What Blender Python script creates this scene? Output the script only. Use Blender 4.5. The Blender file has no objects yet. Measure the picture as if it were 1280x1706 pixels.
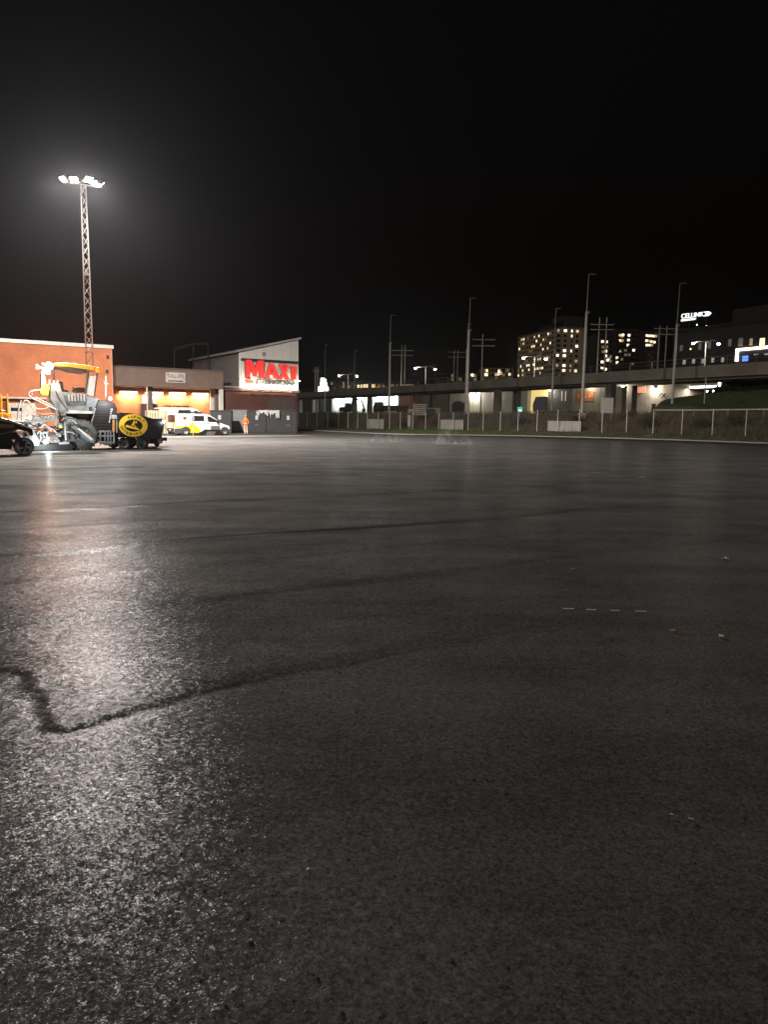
import bpy, bmesh, math, random
import numpy as np
from mathutils import Vector, Matrix
R = math.radians
sc = bpy.context.scene
col = sc.collection
random.seed(7)

# ------------------------------------------------------------------ camera
F_PX, CX, CY = 1232.0, 640.0, 853.0
PITCH, ROLL, CAMH = R(7.17), R(0.8), 1.65
_F = Vector((0, math.cos(PITCH), -math.sin(PITCH)))
_R0 = Vector((1, 0, 0)); _U0 = Vector((0, math.sin(PITCH), math.cos(PITCH)))
_R = math.cos(ROLL) * _R0 + math.sin(ROLL) * _U0
_U = -math.sin(ROLL) * _R0 + math.cos(ROLL) * _U0
CAM = Vector((0, 0, CAMH))
cam_d = bpy.data.cameras.new('camera')
cam_d.sensor_fit = 'VERTICAL'; cam_d.sensor_height = 36; cam_d.lens = 36 * F_PX / 1706
cam_d.clip_start = 0.05; cam_d.clip_end = 5000
cam = bpy.data.objects.new('camera', cam_d); col.objects.link(cam)
m3 = Matrix((_R, _U, -_F)).transposed()
cam.matrix_world = Matrix.Translation(CAM) @ m3.to_4x4()
sc.camera = cam

# ------------------------------------------------------------------ world, night sky, faint fill sun, exposure
w = bpy.data.worlds.new('World'); sc.world = w; w.use_nodes = True
nt = w.node_tree; nt.nodes.clear()
sky = nt.nodes.new('ShaderNodeTexSky'); sky.sky_type = 'NISHITA'; sky.sun_disc = False
sky.sun_elevation = R(-4.0); sky.sun_rotation = R(200); sky.air_density = 1.0; sky.dust_density = 2.0
bg = nt.nodes.new('ShaderNodeBackground'); bg.inputs['Strength'].default_value = 0.12
wo = nt.nodes.new('ShaderNodeOutputWorld')
nt.links.new(sky.outputs[0], bg.inputs[0]); nt.links.new(bg.outputs[0], wo.inputs[0])
sun_d = bpy.data.lights.new('fill_sun', 'SUN'); sun_d.energy = 0.42; sun_d.angle = R(12); sun_d.color = (1.0, 0.93, 0.85)
sun = bpy.data.objects.new('fill_sun', sun_d); col.objects.link(sun)  # added fill light from behind the camera, no moon stands there
sun.rotation_euler = (R(38), 0, R(-28))
sc.view_settings.view_transform = 'Standard'; sc.view_settings.look = 'None'
sc.view_settings.exposure = 0.0; sc.view_settings.gamma = 1.0
sc.view_settings.use_curve_mapping = False
cy = sc.cycles
cy.use_denoising = True
try: cy.denoiser = 'OPENIMAGEDENOISE'
except Exception: pass
cy.max_bounces = 6; cy.diffuse_bounces = 2; cy.glossy_bounces = 3; cy.transmission_bounces = 4
cy.transparent_max_bounces = 16; cy.volume_bounces = 0
cy.sample_clamp_indirect = 3.0; cy.use_light_tree = True
cy.caustics_reflective = False; cy.caustics_refractive = False
HAZE = 0.00011
MAST_W = 24000.0          # watts of each mast floodlight

# ------------------------------------------------------------------ pixel helpers (a pixel is a direction only)
def ray(px, py):
    px, py = float(px), float(py)
    return _F + (px - CX) / F_PX * _R - (py - CY) / F_PX * _U
def ground(px, py, z=0.0):
    d = ray(px, py); t = (z - CAMH) / d.z
    return CAM + t * d
def at(px, py, Y):
    d = ray(px, py); return CAM + d * (float(Y) / d.y)
class Frame:
    def __init__(s, o, ang):
        s.o = Vector(o); s.a = ang
        s.u = Vector((math.cos(ang), math.sin(ang), 0)); s.v = Vector((-math.sin(ang), math.cos(ang), 0))
    def pl(s, px, py, yoff=0.0):
        d = ray(px, py); t = (yoff - (CAM - s.o).dot(s.v)) / d.dot(s.v)
        q = CAM + t * d
        return ((q - s.o).dot(s.u), q.z - s.o.z)
    def pls(s, pts, yoff=0.0): return [s.pl(x, y, yoff) for x, y in pts]
    def plx(s, px, py, xoff=0.0):            # on the plane local x = xoff -> (y, z)
        d = ray(px, py); t = (xoff - (CAM - s.o).dot(s.u)) / d.dot(s.u)
        q = CAM + t * d
        return ((q - s.o).dot(s.v), q.z - s.o.z)
    def w(s, x, y, z): return s.o + s.u * x + s.v * y + Vector((0, 0, z))
SITE = R(33)

# ------------------------------------------------------------------ materials
MATS = {}
def M(name, c, rough=0.6, metal=0.0, var=0.18, scale=3.0, bump=0.0, bscale=40.0, spec=0.5, coat=0.0):
    if name in MATS: return MATS[name]
    m = bpy.data.materials.new(name); m.use_nodes = True; t = m.node_tree; n = t.nodes
    b = n['Principled BSDF']; b.inputs['Roughness'].default_value = rough; b.inputs['Metallic'].default_value = metal
    b.inputs['Specular IOR Level'].default_value = spec; b.inputs['Coat Weight'].default_value = coat
    tc = n.new('ShaderNodeTexCoord'); no = n.new('ShaderNodeTexNoise')
    no.inputs['Scale'].default_value = scale; no.inputs['Detail'].default_value = 6
    t.links.new(tc.outputs['Object'], no.inputs['Vector'])
    cr = n.new('ShaderNodeValToRGB'); e = cr.color_ramp.elements
    e[0].position = .3; e[1].position = .7
    e[0].color = tuple(max(0, x * (1 - var)) for x in c) + (1,)
    e[1].color = tuple(min(1, x * (1 + var)) for x in c) + (1,)
    t.links.new(no.outputs['Fac'], cr.inputs[0]); t.links.new(cr.outputs[0], b.inputs['Base Color'])
    mr = n.new('ShaderNodeMapRange'); mr.inputs['To Min'].default_value = max(.03, rough - .1); mr.inputs['To Max'].default_value = min(1, rough + .1)
    t.links.new(no.outputs['Fac'], mr.inputs['Value']); t.links.new(mr.outputs[0], b.inputs['Roughness'])
    if bump:
        n2 = n.new('ShaderNodeTexNoise'); n2.inputs['Scale'].default_value = bscale; n2.inputs['Detail'].default_value = 4
        bp = n.new('ShaderNodeBump'); bp.inputs['Strength'].default_value = bump; bp.inputs['Distance'].default_value = .02
        t.links.new(tc.outputs['Object'], n2.inputs['Vector']); t.links.new(n2.outputs['Fac'], bp.inputs['Height'])
        t.links.new(bp.outputs[0], b.inputs['Normal'])
    MATS[name] = m; return m
def E(name, c, s, sample=False):
    if name in MATS: return MATS[name]
    m = bpy.data.materials.new(name); m.use_nodes = True; b = m.node_tree.nodes['Principled BSDF']
    b.inputs['Base Color'].default_value = (*c, 1); b.inputs['Emission Color'].default_value = (*c, 1)
    b.inputs['Emission Strength'].default_value = s
    if not sample: m.cycles.emission_sampling = 'NONE'
    MATS[name] = m; return m
def brick_mat(name, c1, c2, mortar):
    m = bpy.data.materials.new(name); m.use_nodes = True; t = m.node_tree; n = t.nodes; b = n['Principled BSDF']
    tc = n.new('ShaderNodeTexCoord'); sp = n.new('ShaderNodeSeparateXYZ'); cb = n.new('ShaderNodeCombineXYZ'); ad = n.new('ShaderNodeMath')
    t.links.new(tc.outputs['Object'], sp.inputs[0]); t.links.new(sp.outputs[0], ad.inputs[0]); t.links.new(sp.outputs[1], ad.inputs[1])
    t.links.new(ad.outputs[0], cb.inputs[0]); t.links.new(sp.outputs[2], cb.inputs[1])
    br = n.new('ShaderNodeTexBrick'); br.inputs['Scale'].default_value = 1.0
    br.inputs['Brick Width'].default_value = .25; br.inputs['Row Height'].default_value = .075; br.inputs['Mortar Size'].default_value = .006
    br.inputs['Color1'].default_value = (*c1, 1); br.inputs['Color2'].default_value = (*c2, 1); br.inputs['Mortar'].default_value = (*mortar, 1)
    t.links.new(cb.outputs[0], br.inputs['Vector'])
    no = n.new('ShaderNodeTexNoise'); no.inputs['Scale'].default_value = .5; no.inputs['Detail'].default_value = 7
    t.links.new(tc.outputs['Object'], no.inputs['Vector'])
    mr = n.new('ShaderNodeMapRange'); mr.inputs['From Min'].default_value = .3; mr.inputs['From Max'].default_value = .7
    mr.inputs['To Min'].default_value = .78; mr.inputs['To Max'].default_value = 1.15
    t.links.new(no.outputs['Fac'], mr.inputs['Value'])
    hs = n.new('ShaderNodeHueSaturation'); t.links.new(br.outputs['Color'], hs.inputs['Color']); t.links.new(mr.outputs[0], hs.inputs['Value'])
    t.links.new(hs.outputs[0], b.inputs['Base Color']); b.inputs['Roughness'].default_value = .85
    bp = n.new('ShaderNodeBump'); bp.inputs['Strength'].default_value = .3; bp.inputs['Distance'].default_value = .006; bp.invert = True
    t.links.new(br.outputs['Fac'], bp.inputs['Height']); t.links.new(bp.outputs[0], b.inputs['Normal'])
    MATS[name] = m; return m

def asphalt_mat(name, lo, hi, rlo, rhi, bump=1.0, spec=.5, sheen=.3, seams=()):
    m = bpy.data.materials.new(name); m.use_nodes = True; t = m.node_tree; n = t.nodes; b = n['Principled BSDF']; L = t.links.new
    tc = n.new('ShaderNodeTexCoord')
    mp = n.new('ShaderNodeMapping'); mp.inputs['Rotation'].default_value = (0, 0, -SITE); mp.inputs['Scale'].default_value = (.12, 1.0, 1)
    L(tc.outputs['Object'], mp.inputs[0])
    def noise(sc_, det, vec, rough=.6):
        q = n.new('ShaderNodeTexNoise'); q.inputs['Scale'].default_value = sc_; q.inputs['Detail'].default_value = det
        q.inputs['Roughness'].default_value = rough; L(vec, q.inputs['Vector']); return q.outputs['Fac']
    obj = tc.outputs['Object']
    big = noise(.35, 5, obj); streak = noise(1.3, 6, mp.outputs[0]); mid = noise(5, 5, obj); grain = noise(110, 3, obj, .75)
    def math_(op, a, c):
        q = n.new('ShaderNodeMath'); q.operation = op
        for i, v in enumerate((a, c)):
            if isinstance(v, (int, float)): q.inputs[i].default_value = v
            else: L(v, q.inputs[i])
        return q.outputs[0]
    vor = n.new('ShaderNodeTexVoronoi'); vor.inputs['Scale'].default_value = 120; L(obj, vor.inputs['Vector'])
    vcol = n.new('ShaderNodeSeparateColor'); L(vor.outputs['Color'], vcol.inputs[0])
    f = math_('ADD', math_('MULTIPLY', big, .45), math_('MULTIPLY', streak, .33))
    f = math_('ADD', f, math_('MULTIPLY', mid, .20))
    f = math_('ADD', f, math_('MULTIPLY', math_('SUBTRACT', vcol.outputs[0], .5), .30))
    cr = n.new('ShaderNodeValToRGB'); e = cr.color_ramp.elements
    e[0].position = .30; e[1].position = .74; e[0].color = (*lo, 1); e[1].color = (*hi, 1)
    L(f, cr.inputs[0])
    at_ = n.new('ShaderNodeAttribute'); at_.attribute_name = 'joint_shade'; joint_shade = at_.outputs['Fac']
    if seams:            # darker band along each lane seam: sharp on the near edge, fading into the lane behind
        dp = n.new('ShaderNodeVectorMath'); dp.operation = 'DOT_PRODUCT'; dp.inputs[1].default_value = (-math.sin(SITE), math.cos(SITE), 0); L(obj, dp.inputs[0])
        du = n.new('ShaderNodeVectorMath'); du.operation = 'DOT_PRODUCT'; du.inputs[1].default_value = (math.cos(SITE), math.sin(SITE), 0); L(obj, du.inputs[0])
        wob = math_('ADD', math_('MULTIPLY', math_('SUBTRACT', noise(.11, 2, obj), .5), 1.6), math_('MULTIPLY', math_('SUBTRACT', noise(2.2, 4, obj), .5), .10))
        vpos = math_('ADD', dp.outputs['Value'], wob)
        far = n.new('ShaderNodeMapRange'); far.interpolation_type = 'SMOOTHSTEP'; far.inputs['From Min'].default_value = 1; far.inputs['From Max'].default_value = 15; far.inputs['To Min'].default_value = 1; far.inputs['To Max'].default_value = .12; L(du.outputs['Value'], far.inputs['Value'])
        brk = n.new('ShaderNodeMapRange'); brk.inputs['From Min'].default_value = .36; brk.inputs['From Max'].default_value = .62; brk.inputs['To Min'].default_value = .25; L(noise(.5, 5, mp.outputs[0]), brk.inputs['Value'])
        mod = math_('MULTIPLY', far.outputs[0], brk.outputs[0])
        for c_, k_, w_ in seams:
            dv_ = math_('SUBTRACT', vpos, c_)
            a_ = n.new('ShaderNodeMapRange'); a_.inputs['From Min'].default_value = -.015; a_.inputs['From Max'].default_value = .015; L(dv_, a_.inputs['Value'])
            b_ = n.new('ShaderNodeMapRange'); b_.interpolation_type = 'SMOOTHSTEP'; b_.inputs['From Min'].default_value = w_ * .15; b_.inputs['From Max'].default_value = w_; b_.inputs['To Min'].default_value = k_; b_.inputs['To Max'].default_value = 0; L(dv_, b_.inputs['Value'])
            joint_shade = math_('MAXIMUM', joint_shade, math_('MULTIPLY', math_('MULTIPLY', a_.outputs[0], b_.outputs[0]), mod))
    dk_ = n.new('ShaderNodeMixRGB'); dk_.blend_type = 'MIX'; L(math_('MULTIPLY', joint_shade, .85), dk_.inputs[0]); L(cr.outputs[0], dk_.inputs[1]); dk_.inputs[2].default_value = (.006, .006, .006, 1)
    L(dk_.outputs[0], b.inputs['Base Color'])
    rr = n.new('ShaderNodeMapRange'); rr.inputs['From Min'].default_value = .25; rr.inputs['From Max'].default_value = .75
    rr.inputs['To Min'].default_value = rlo; rr.inputs['To Max'].default_value = rhi
    L(math_('ADD', math_('MULTIPLY', big, .5), math_('MULTIPLY', streak, .5)), rr.inputs['Value']); L(rr.outputs[0], b.inputs['Roughness'])
    b.inputs['Specular IOR Level'].default_value = spec
    # stones: every cell a facet with its own tilt, plus the fine grain and open voids as bump
    vd = noise(28, 2, obj)
    pit = n.new('ShaderNodeMapRange'); pit.inputs['From Min'].default_value = .64; pit.inputs['From Max'].default_value = .72
    L(vd, pit.inputs['Value'])
    h = math_('ADD', math_('MULTIPLY', vor.outputs['Distance'], -.35), math_('MULTIPLY', grain, .9))
    h = math_('SUBTRACT', h, math_('MULTIPLY', pit.outputs[0], .9))
    bp = n.new('ShaderNodeBump'); bp.inputs['Strength'].default_value = bump * .28; bp.inputs['Distance'].default_value = .004
    L(h, bp.inputs['Height'])
    def facet(scale, amp, base):
        v2 = n.new('ShaderNodeTexVoronoi'); v2.inputs['Scale'].default_value = scale; v2.inputs['Randomness'].default_value = 1.0
        wob = n.new('ShaderNodeTexNoise'); wob.inputs['Scale'].default_value = scale * .9; L(obj, wob.inputs['Vector'])
        wm = n.new('ShaderNodeMixRGB'); wm.blend_type = 'ADD'; wm.inputs[0].default_value = .012 * 80 / scale; L(obj, wm.inputs[1]); L(wob.outputs['Color'], wm.inputs[2])
        L(wm.outputs[0], v2.inputs['Vector'])
        sb_ = n.new('ShaderNodeVectorMath'); sb_.operation = 'SUBTRACT'; sb_.inputs[1].default_value = (.5, .5, .5); L(v2.outputs['Color'], sb_.inputs[0])
        ml = n.new('ShaderNodeVectorMath'); ml.operation = 'MULTIPLY'; ml.inputs[1].default_value = (amp, amp, 0); L(sb_.outputs[0], ml.inputs[0])
        ad = n.new('ShaderNodeVectorMath'); ad.operation = 'ADD'; L(base, ad.inputs[0]); L(ml.outputs[0], ad.inputs[1])
        return ad.outputs[0]
    q_ = facet(210, .13 * bump, facet(95, .15 * bump, facet(46, .10 * bump, bp.outputs[0])))
    nm = n.new('ShaderNodeVectorMath'); nm.operation = 'NORMALIZE'; L(q_, nm.inputs[0])
    L(nm.outputs[0], b.inputs['Normal'])
    # matt binder plus a thin even gloss on the stones
    df = n.new('ShaderNodeBsdfDiffuse'); gl = n.new('ShaderNodeBsdfGlossy'); ads = n.new('ShaderNodeAddShader')
    L(dk_.outputs[0], df.inputs['Color']); L(nm.outputs[0], df.inputs['Normal']); L(nm.outputs[0], gl.inputs['Normal'])
    gm_ = n.new('ShaderNodeMixRGB'); gm_.inputs[1].default_value = (spec * .165, spec * .16, spec * .163, 1); gm_.inputs[2].default_value = (.006, .006, .006, 1)
    pt = n.new('ShaderNodeMapRange'); pt.inputs['From Min'].default_value = .38; pt.inputs['From Max'].default_value = .62; pt.inputs['To Min'].default_value = .68; pt.inputs['To Max'].default_value = 1.28
    patch = noise(.8, 6, obj, .62); L(math_('ADD', math_('MULTIPLY', patch, .75), math_('MULTIPLY', streak, .25)), pt.inputs['Value'])
    sk_ = n.new('ShaderNodeMapRange'); sk_.inputs['From Min'].default_value = .36; sk_.inputs['From Max'].default_value = .64; sk_.inputs['To Min'].default_value = .30; sk_.inputs['To Max'].default_value = 1.85
    L(noise(34, 5, obj, .85), sk_.inputs['Value']); pts_ = math_('MULTIPLY', pt.outputs[0], sk_.outputs[0])
    def scaled(c):
        q2 = n.new('ShaderNodeVectorMath'); q2.operation = 'SCALE'; L(c, q2.inputs[0]); L(pts_, q2.inputs['Scale']); return q2.outputs[0]
    L(joint_shade, gm_.inputs[0]); L(scaled(gm_.outputs[0]), gl.inputs['Color']); L(rr.outputs[0], gl.inputs['Roughness'])
    g2 = n.new('ShaderNodeBsdfGlossy'); g2.inputs['Roughness'].default_value = .78; L(nm.outputs[0], g2.inputs['Normal']); ad2 = n.new('ShaderNodeAddShader')
    gm2 = n.new('ShaderNodeMixRGB'); gm2.inputs[1].default_value = (spec * sheen, spec * sheen * .98, spec * sheen * .95, 1); gm2.inputs[2].default_value = (.01, .01, .01, 1); L(joint_shade, gm2.inputs[0]); L(scaled(gm2.outputs[0]), g2.inputs['Color'])
    L(df.outputs[0], ads.inputs[0]); L(gl.outputs[0], ads.inputs[1]); L(ads.outputs[0], ad2.inputs[0]); L(g2.outputs[0], ad2.inputs[1]); L(ad2.outputs[0], n['Material Output'].inputs['Surface'])
    MATS[name] = m; return m

# ------------------------------------------------------------------ mesh builder
class MB:
    def __init__(s): s.v = []; s.f = []; s.sm = []
    def add(s, vs, fs, smooth=False):
        o = len(s.v); s.v += [tuple(x) for x in vs]; s.f += [tuple(i + o for i in f) for f in fs]; s.sm += [smooth] * len(fs); return s
    def box(s, c, d, rot=None):
        hx, hy, hz = d[0] / 2, d[1] / 2, d[2] / 2
        vs = [Vector((x, y, z)) for x in (-hx, hx) for y in (-hy, hy) for z in (-hz, hz)]
        if rot is not None: vs = [rot @ q for q in vs]
        c = Vector(c)
        return s.add([q + c for q in vs], [(0, 1, 3, 2), (4, 6, 7, 5), (0, 4, 5, 1), (2, 3, 7, 6), (0, 2, 6, 4), (1, 5, 7, 3)])
    def bx(s, x0, x1, y0, y1, z0, z1):
        return s.box(((x0 + x1) / 2, (y0 + y1) / 2, (z0 + z1) / 2), (abs(x1 - x0), abs(y1 - y0), abs(z1 - z0)))
    def prof(s, pts, y0, y1):                     # polygon in xz, extruded along y
        n = len(pts)
        vs = [(x, y0, z) for x, z in pts] + [(x, y1, z) for x, z in pts]
        fs = [tuple(range(n)), tuple(range(2 * n - 1, n - 1, -1))]
        fs += [(i, (i + 1) % n, n + (i + 1) % n, n + i) for i in range(n)]
        return s.add(vs, fs)
    def tube(s, pts, r, n=8, r2=None, caps=True):
        pts = [Vector(p) for p in pts]; k = len(pts); vs = []; fs = []
        prev = None
        for i, p in enumerate(pts):
            d = (pts[min(i + 1, k - 1)] - pts[max(i - 1, 0)]).normalized()
            if prev is None:
                a = d.cross(Vector((0, 0, 1)))
                if a.length < 1e-3: a = d.cross(Vector((1, 0, 0)))
                a.normalize()
            else:
                a = prev - d * prev.dot(d); a.normalize()
            prev = a; b = d.cross(a)
            rr = r if r2 is None else r + (r2 - r) * i / (k - 1)
            for j in range(n):
                t = 2 * math.pi * j / n; vs.append(p + (a * math.cos(t) + b * math.sin(t)) * rr)
        for i in range(k - 1):
            for j in range(n):
                fs.append((i * n + j, i * n + (j + 1) % n, (i + 1) * n + (j + 1) % n, (i + 1) * n + j))
        s.add(vs, fs, n > 5)
        if caps: s.add(vs[:n], [tuple(range(n - 1, -1, -1))]); s.add(vs[-n:], [tuple(range(n))])
        return s
    def lathe(s, prof, n=20, axis='y', c=(0, 0, 0), caps=True):   # prof: (r, h) along axis
        vs = []; fs = []
        for r, h in prof:
            for j in range(n):
                t = 2 * math.pi * j / n; a, b = r * math.cos(t), r * math.sin(t)
                q = (a, h, b) if axis == 'y' else ((a, b, h) if axis == 'z' else (h, a, b))
                vs.append((q[0] + c[0], q[1] + c[1], q[2] + c[2]))
        for i in range(len(prof) - 1):
            for j in range(n):
                fs.append((i * n + j, i * n + (j + 1) % n, (i + 1) * n + (j + 1) % n, (i + 1) * n + j))
        s.add(vs, fs, True); k = len(prof)
        if caps: s.add(vs[:n], [tuple(range(n))]); s.add(vs[(k - 1) * n:], [tuple(range(n))])
        return s
    def ball(s, c, r, n=8, sz=1.0):
        p = [(max(1e-3, r * math.sin(math.pi * i / n)), -r * sz * math.cos(math.pi * i / n)) for i in range(n + 1)]
        return s.lathe(p, n + 4, 'z', c)
    def build(s, name, m, parent=None, bevel=0.0, loc=None, rz=None):
        me = bpy.data.meshes.new(name); me.from_pydata(s.v, [], s.f)
        bm = bmesh.new(); bm.from_mesh(me); bmesh.ops.recalc_face_normals(bm, faces=bm.faces); bm.to_mesh(me); bm.free()
        me.polygons.foreach_set('use_smooth', s.sm)
        if isinstance(m, (list, tuple)):
            for q in m: me.materials.append(q)
        else: me.materials.append(m)
        o = bpy.data.objects.new(name, me); col.objects.link(o); o.parent = parent
        if loc is not None: o.location = loc
        if rz is not None: o.rotation_euler = (0, 0, rz)
        if bevel:
            b = o.modifiers.new('bevel', 'BEVEL'); b.width = bevel; b.segments = 2; b.limit_method = 'ANGLE'; b.angle_limit = R(35)
        return o
def tag(o, label=None, cat=None, group=None, kind=None):
    if label: o['label'] = label
    if cat: o['category'] = cat
    if group: o['group'] = group
    if kind: o['kind'] = kind
    return o
def thing(name, label, cat, loc=(0, 0, 0), rz=0, group=None):
    o = bpy.data.objects.new(name, None); col.objects.link(o); o.empty_display_size = .2
    o.location = loc; o.rotation_euler = (0, 0, rz)
    return tag(o, label, cat, group)
def copy_tree(o, parent=None):
    c = o.copy(); col.objects.link(c); c.parent = parent
    for ch in o.children: copy_tree(ch, c)
    return c
def lamp(name, kind, loc, energy, color, parent=None, size=.1, aim=None, angle=120, blend=.6, sx=None, sy=None):
    d = bpy.data.lights.new(name, kind); d.energy = energy; d.color = color
    if kind == 'AREA':
        d.size = sx or size
        if sy: d.shape = 'RECTANGLE'; d.size_y = sy
    else: d.shadow_soft_size = size
    if kind == 'SPOT': d.spot_size = R(angle); d.spot_blend = blend
    o = bpy.data.objects.new(name, d); col.objects.link(o); o.parent = parent; o.location = loc
    if aim is not None: o.rotation_euler = (Vector(aim) - Vector(loc)).to_track_quat('-Z', 'Y').to_euler()
    return o
def text_mesh(s, size, extrude=.02, offset=0.0, spacing=1.0):
    cu = bpy.data.curves.new('txt', 'FONT'); cu.body = s; cu.size = size; cu.extrude = extrude; cu.offset = offset
    cu.space_character = spacing; cu.align_x = 'LEFT'; cu.resolution_u = 4
    o = bpy.data.objects.new('txt', cu); col.objects.link(o)
    dg = bpy.context.evaluated_depsgraph_get()
    me = bpy.data.meshes.new_from_object(o.evaluated_get(dg))
    bpy.data.objects.remove(o); bpy.data.curves.remove(cu)
    return me
def text_fit(name, s, m, parent, x0, x1, z0, z1, y, extrude=.02, offset=0.0, spacing=1.0, z0b=None, z1b=None):
    """letters standing in the local xz plane, filled to the box; z0b/z1b: bottom and top at the right end"""
    me = text_mesh(s, 1.0, 0, offset, spacing)
    co = np.array([v.co[:] for v in me.vertices]); mn = co.min(0); mx = co.max(0)
    me2 = text_mesh(s, 1.0, .5, offset, spacing)
    z0b = z0 if z0b is None else z0b; z1b = z1 if z1b is None else z1b
    for v in me2.vertices:
        a = (v.co.x - mn[0]) / (mx[0] - mn[0]); b = (v.co.y - mn[1]) / (mx[1] - mn[1]); c = v.co.z
        lo = z0 + (z0b - z0) * a; hi = z1 + (z1b - z1) * a
        v.co = (x0 + (x1 - x0) * a, y - c * extrude * 2, lo + (hi - lo) * b)
    me2.materials.clear(); me2.materials.append(m)
    bpy.data.meshes.remove(me)
    o = bpy.data.objects.new(name, me2); col.objects.link(o); o.parent = parent
    return o
def polyline_x(pts, px):                      # (px, Y, ...) table, linear in px
    pts = sorted(pts)
    for a, b in zip(pts, pts[1:]):
        if a[0] <= px <= b[0]:
            t = (px - a[0]) / (b[0] - a[0]); return [p + (q - p) * t for p, q in zip(a, b)]
    return list(pts[0] if px < pts[0][0] else pts[-1])

galv = M('galvanised steel', (.42, .43, .43), .45, .6, .12, 2)
conc = M('concrete', (.27, .25, .22), .85, 0, .25, .6, .3, 20)
black_paint = M('black paint', (.012, .011, .012), .38, 0, .2, 4, coat=.2)
rubber = M('rubber', (.02, .02, .02), .8, 0, .2, 12)
dark_metal = M('dark metal', (.03, .03, .032), .5, .4, .2, 5)
white_paint = M('white paint', (.78, .77, .74), .4, 0, .08, 2)

# ================================================================== THE SETTING
# ------------------------------------------------------------------ asphalt lot: laid in lanes, each seam a small step
VV = Vector((-math.sin(SITE), math.cos(SITE), 0)); UU = Vector((math.cos(SITE), math.sin(SITE), 0))
edge_px = [(-420, 1122), (0, 1116), (30, 1120), (46, 1140), (58, 1172), (76, 1204), (104, 1220), (150, 1208), (220, 1187), (300, 1163), (450, 1128), (640, 1096), (900, 1042), (1280, 966), (1700, 900)]
edge = np.array([ground(x, y)[:2] for x, y in edge_px])
def smooth_poly(p, it=2):
    for _ in range(it):
        q = [p[0]]
        for a, b in zip(p[:-1], p[1:]): q += [a * .75 + b * .25, a * .25 + b * .75]
        q.append(p[-1]); p = np.array(q)
    return p
edge = smooth_poly(edge, 3)
def side_dist(X, Y, p):
    """signed distance to the open polyline, positive on the far side"""
    best = np.full(X.shape, 1e9); sgn = np.ones(X.shape)
    for a, b in zip(p[:-1], p[1:]):
        d = b - a; L2 = (d ** 2).sum()
        t = np.clip(((X - a[0]) * d[0] + (Y - a[1]) * d[1]) / L2, 0, 1)
        ex = X - (a[0] + t * d[0]); ey = Y - (a[1] + t * d[1]); dist = np.hypot(ex, ey)
        cr = d[0] * ey - d[1] * ex
        k = dist < best; best = np.where(k, dist, best); sgn = np.where(k, np.sign(cr), sgn)
    return best * sgn
def axis_steps(lo, hi, fine_lo, fine_hi, fine, grow):
    a = list(np.arange(fine_lo, fine_hi, fine)); s = fine
    while a[-1] < hi: s = s * grow; a.append(a[-1] + s)
    b = [fine_lo]; s = fine
    while b[-1] > lo: s = s * grow; b.append(b[-1] - s)
    return np.array(b[:0:-1] + a)
xs = axis_steps(-130, 130, -4.2, 2.6, .017, 1.028); ys = axis_steps(-60, 130, 2.6, 6.6, .017, 1.022)
GX, GY = np.meshgrid(xs, ys)
rng = np.random.default_rng(3)
def vnoise(X, Y, s, seed):
    r = np.random.default_rng(seed).random((64, 64)); x = X * s; y = Y * s
    i = np.floor(x).astype(int); j = np.floor(y).astype(int); fx = x - i; fy = y - j
    fx = fx * fx * (3 - 2 * fx); fy = fy * fy * (3 - 2 * fy)
    g = lambda a, b: r[a % 64, b % 64]
    return (g(i, j) * (1 - fx) + g(i + 1, j) * fx) * (1 - fy) + (g(i, j + 1) * (1 - fx) + g(i + 1, j + 1) * fx) * fy
sd = side_dist(GX, GY, edge) + (vnoise(GX, GY, 14, 1) - .5) * .05 + (vnoise(GX, GY, 4, 2) - .5) * .05
st = lambda a, b, q: (lambda t: t * t * (3 - 2 * t))(np.clip((q - a) / (b - a), 0, 1))
along = GX * UU.x + GY * UU.y
H = .009 * st(-.03, .05, sd) * (1 - .9 * st(-.5, 5, along)) - .003 * (1 - .9 * st(-.5, 4, along)) * np.exp(-(sd + .05) ** 2 / .004)
# the lane edge left a shallow trough behind the lip
H += -.012 * np.exp(-((sd - .17) / .09) ** 2) * st(-4.6, -3.2, along) * (1 - st(-1.5, 1.5, along))
Vc = GX * VV.x + GY * VV.y + (vnoise(GX, GY, 1.1, 5) - .5) * .10 + (vnoise(GX, GY, .12, 6) - .5) * .5
fine = vnoise(GX, GY, 38, 22)
sdn = sd + (fine - .5) * .035
J = np.exp(-((sdn + .012) / .011) ** 2) * (1 - .85 * st(-2.0, 3.0, along)) * np.clip(1.5 * vnoise(GX, GY, 6, 20), 0, 1)  # shade along the near lane edge, put into the colour
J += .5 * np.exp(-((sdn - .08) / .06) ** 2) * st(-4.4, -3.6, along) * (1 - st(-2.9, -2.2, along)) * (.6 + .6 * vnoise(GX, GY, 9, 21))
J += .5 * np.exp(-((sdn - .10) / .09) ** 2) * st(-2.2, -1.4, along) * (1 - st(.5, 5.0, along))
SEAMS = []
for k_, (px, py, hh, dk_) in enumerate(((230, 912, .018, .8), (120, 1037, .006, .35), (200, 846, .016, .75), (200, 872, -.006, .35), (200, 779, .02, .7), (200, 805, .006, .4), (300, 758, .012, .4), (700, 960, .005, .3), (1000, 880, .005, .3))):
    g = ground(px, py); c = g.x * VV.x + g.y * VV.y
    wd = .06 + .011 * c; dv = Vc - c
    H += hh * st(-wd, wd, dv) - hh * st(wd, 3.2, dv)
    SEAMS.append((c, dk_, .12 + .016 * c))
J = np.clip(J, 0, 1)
H += (vnoise(GX, GY, .55, 8) - .5) * .012 + (vnoise(GX, GY, 2.2, 9) - .5) * .0035
H += (vnoise(GX, GY, 9, 10) - .5) * .0018 + (vnoise(GX, GY, 23, 11) - .5) * .0016
H = np.where(np.hypot(GX, GY) > 60, 0, H)
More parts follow.
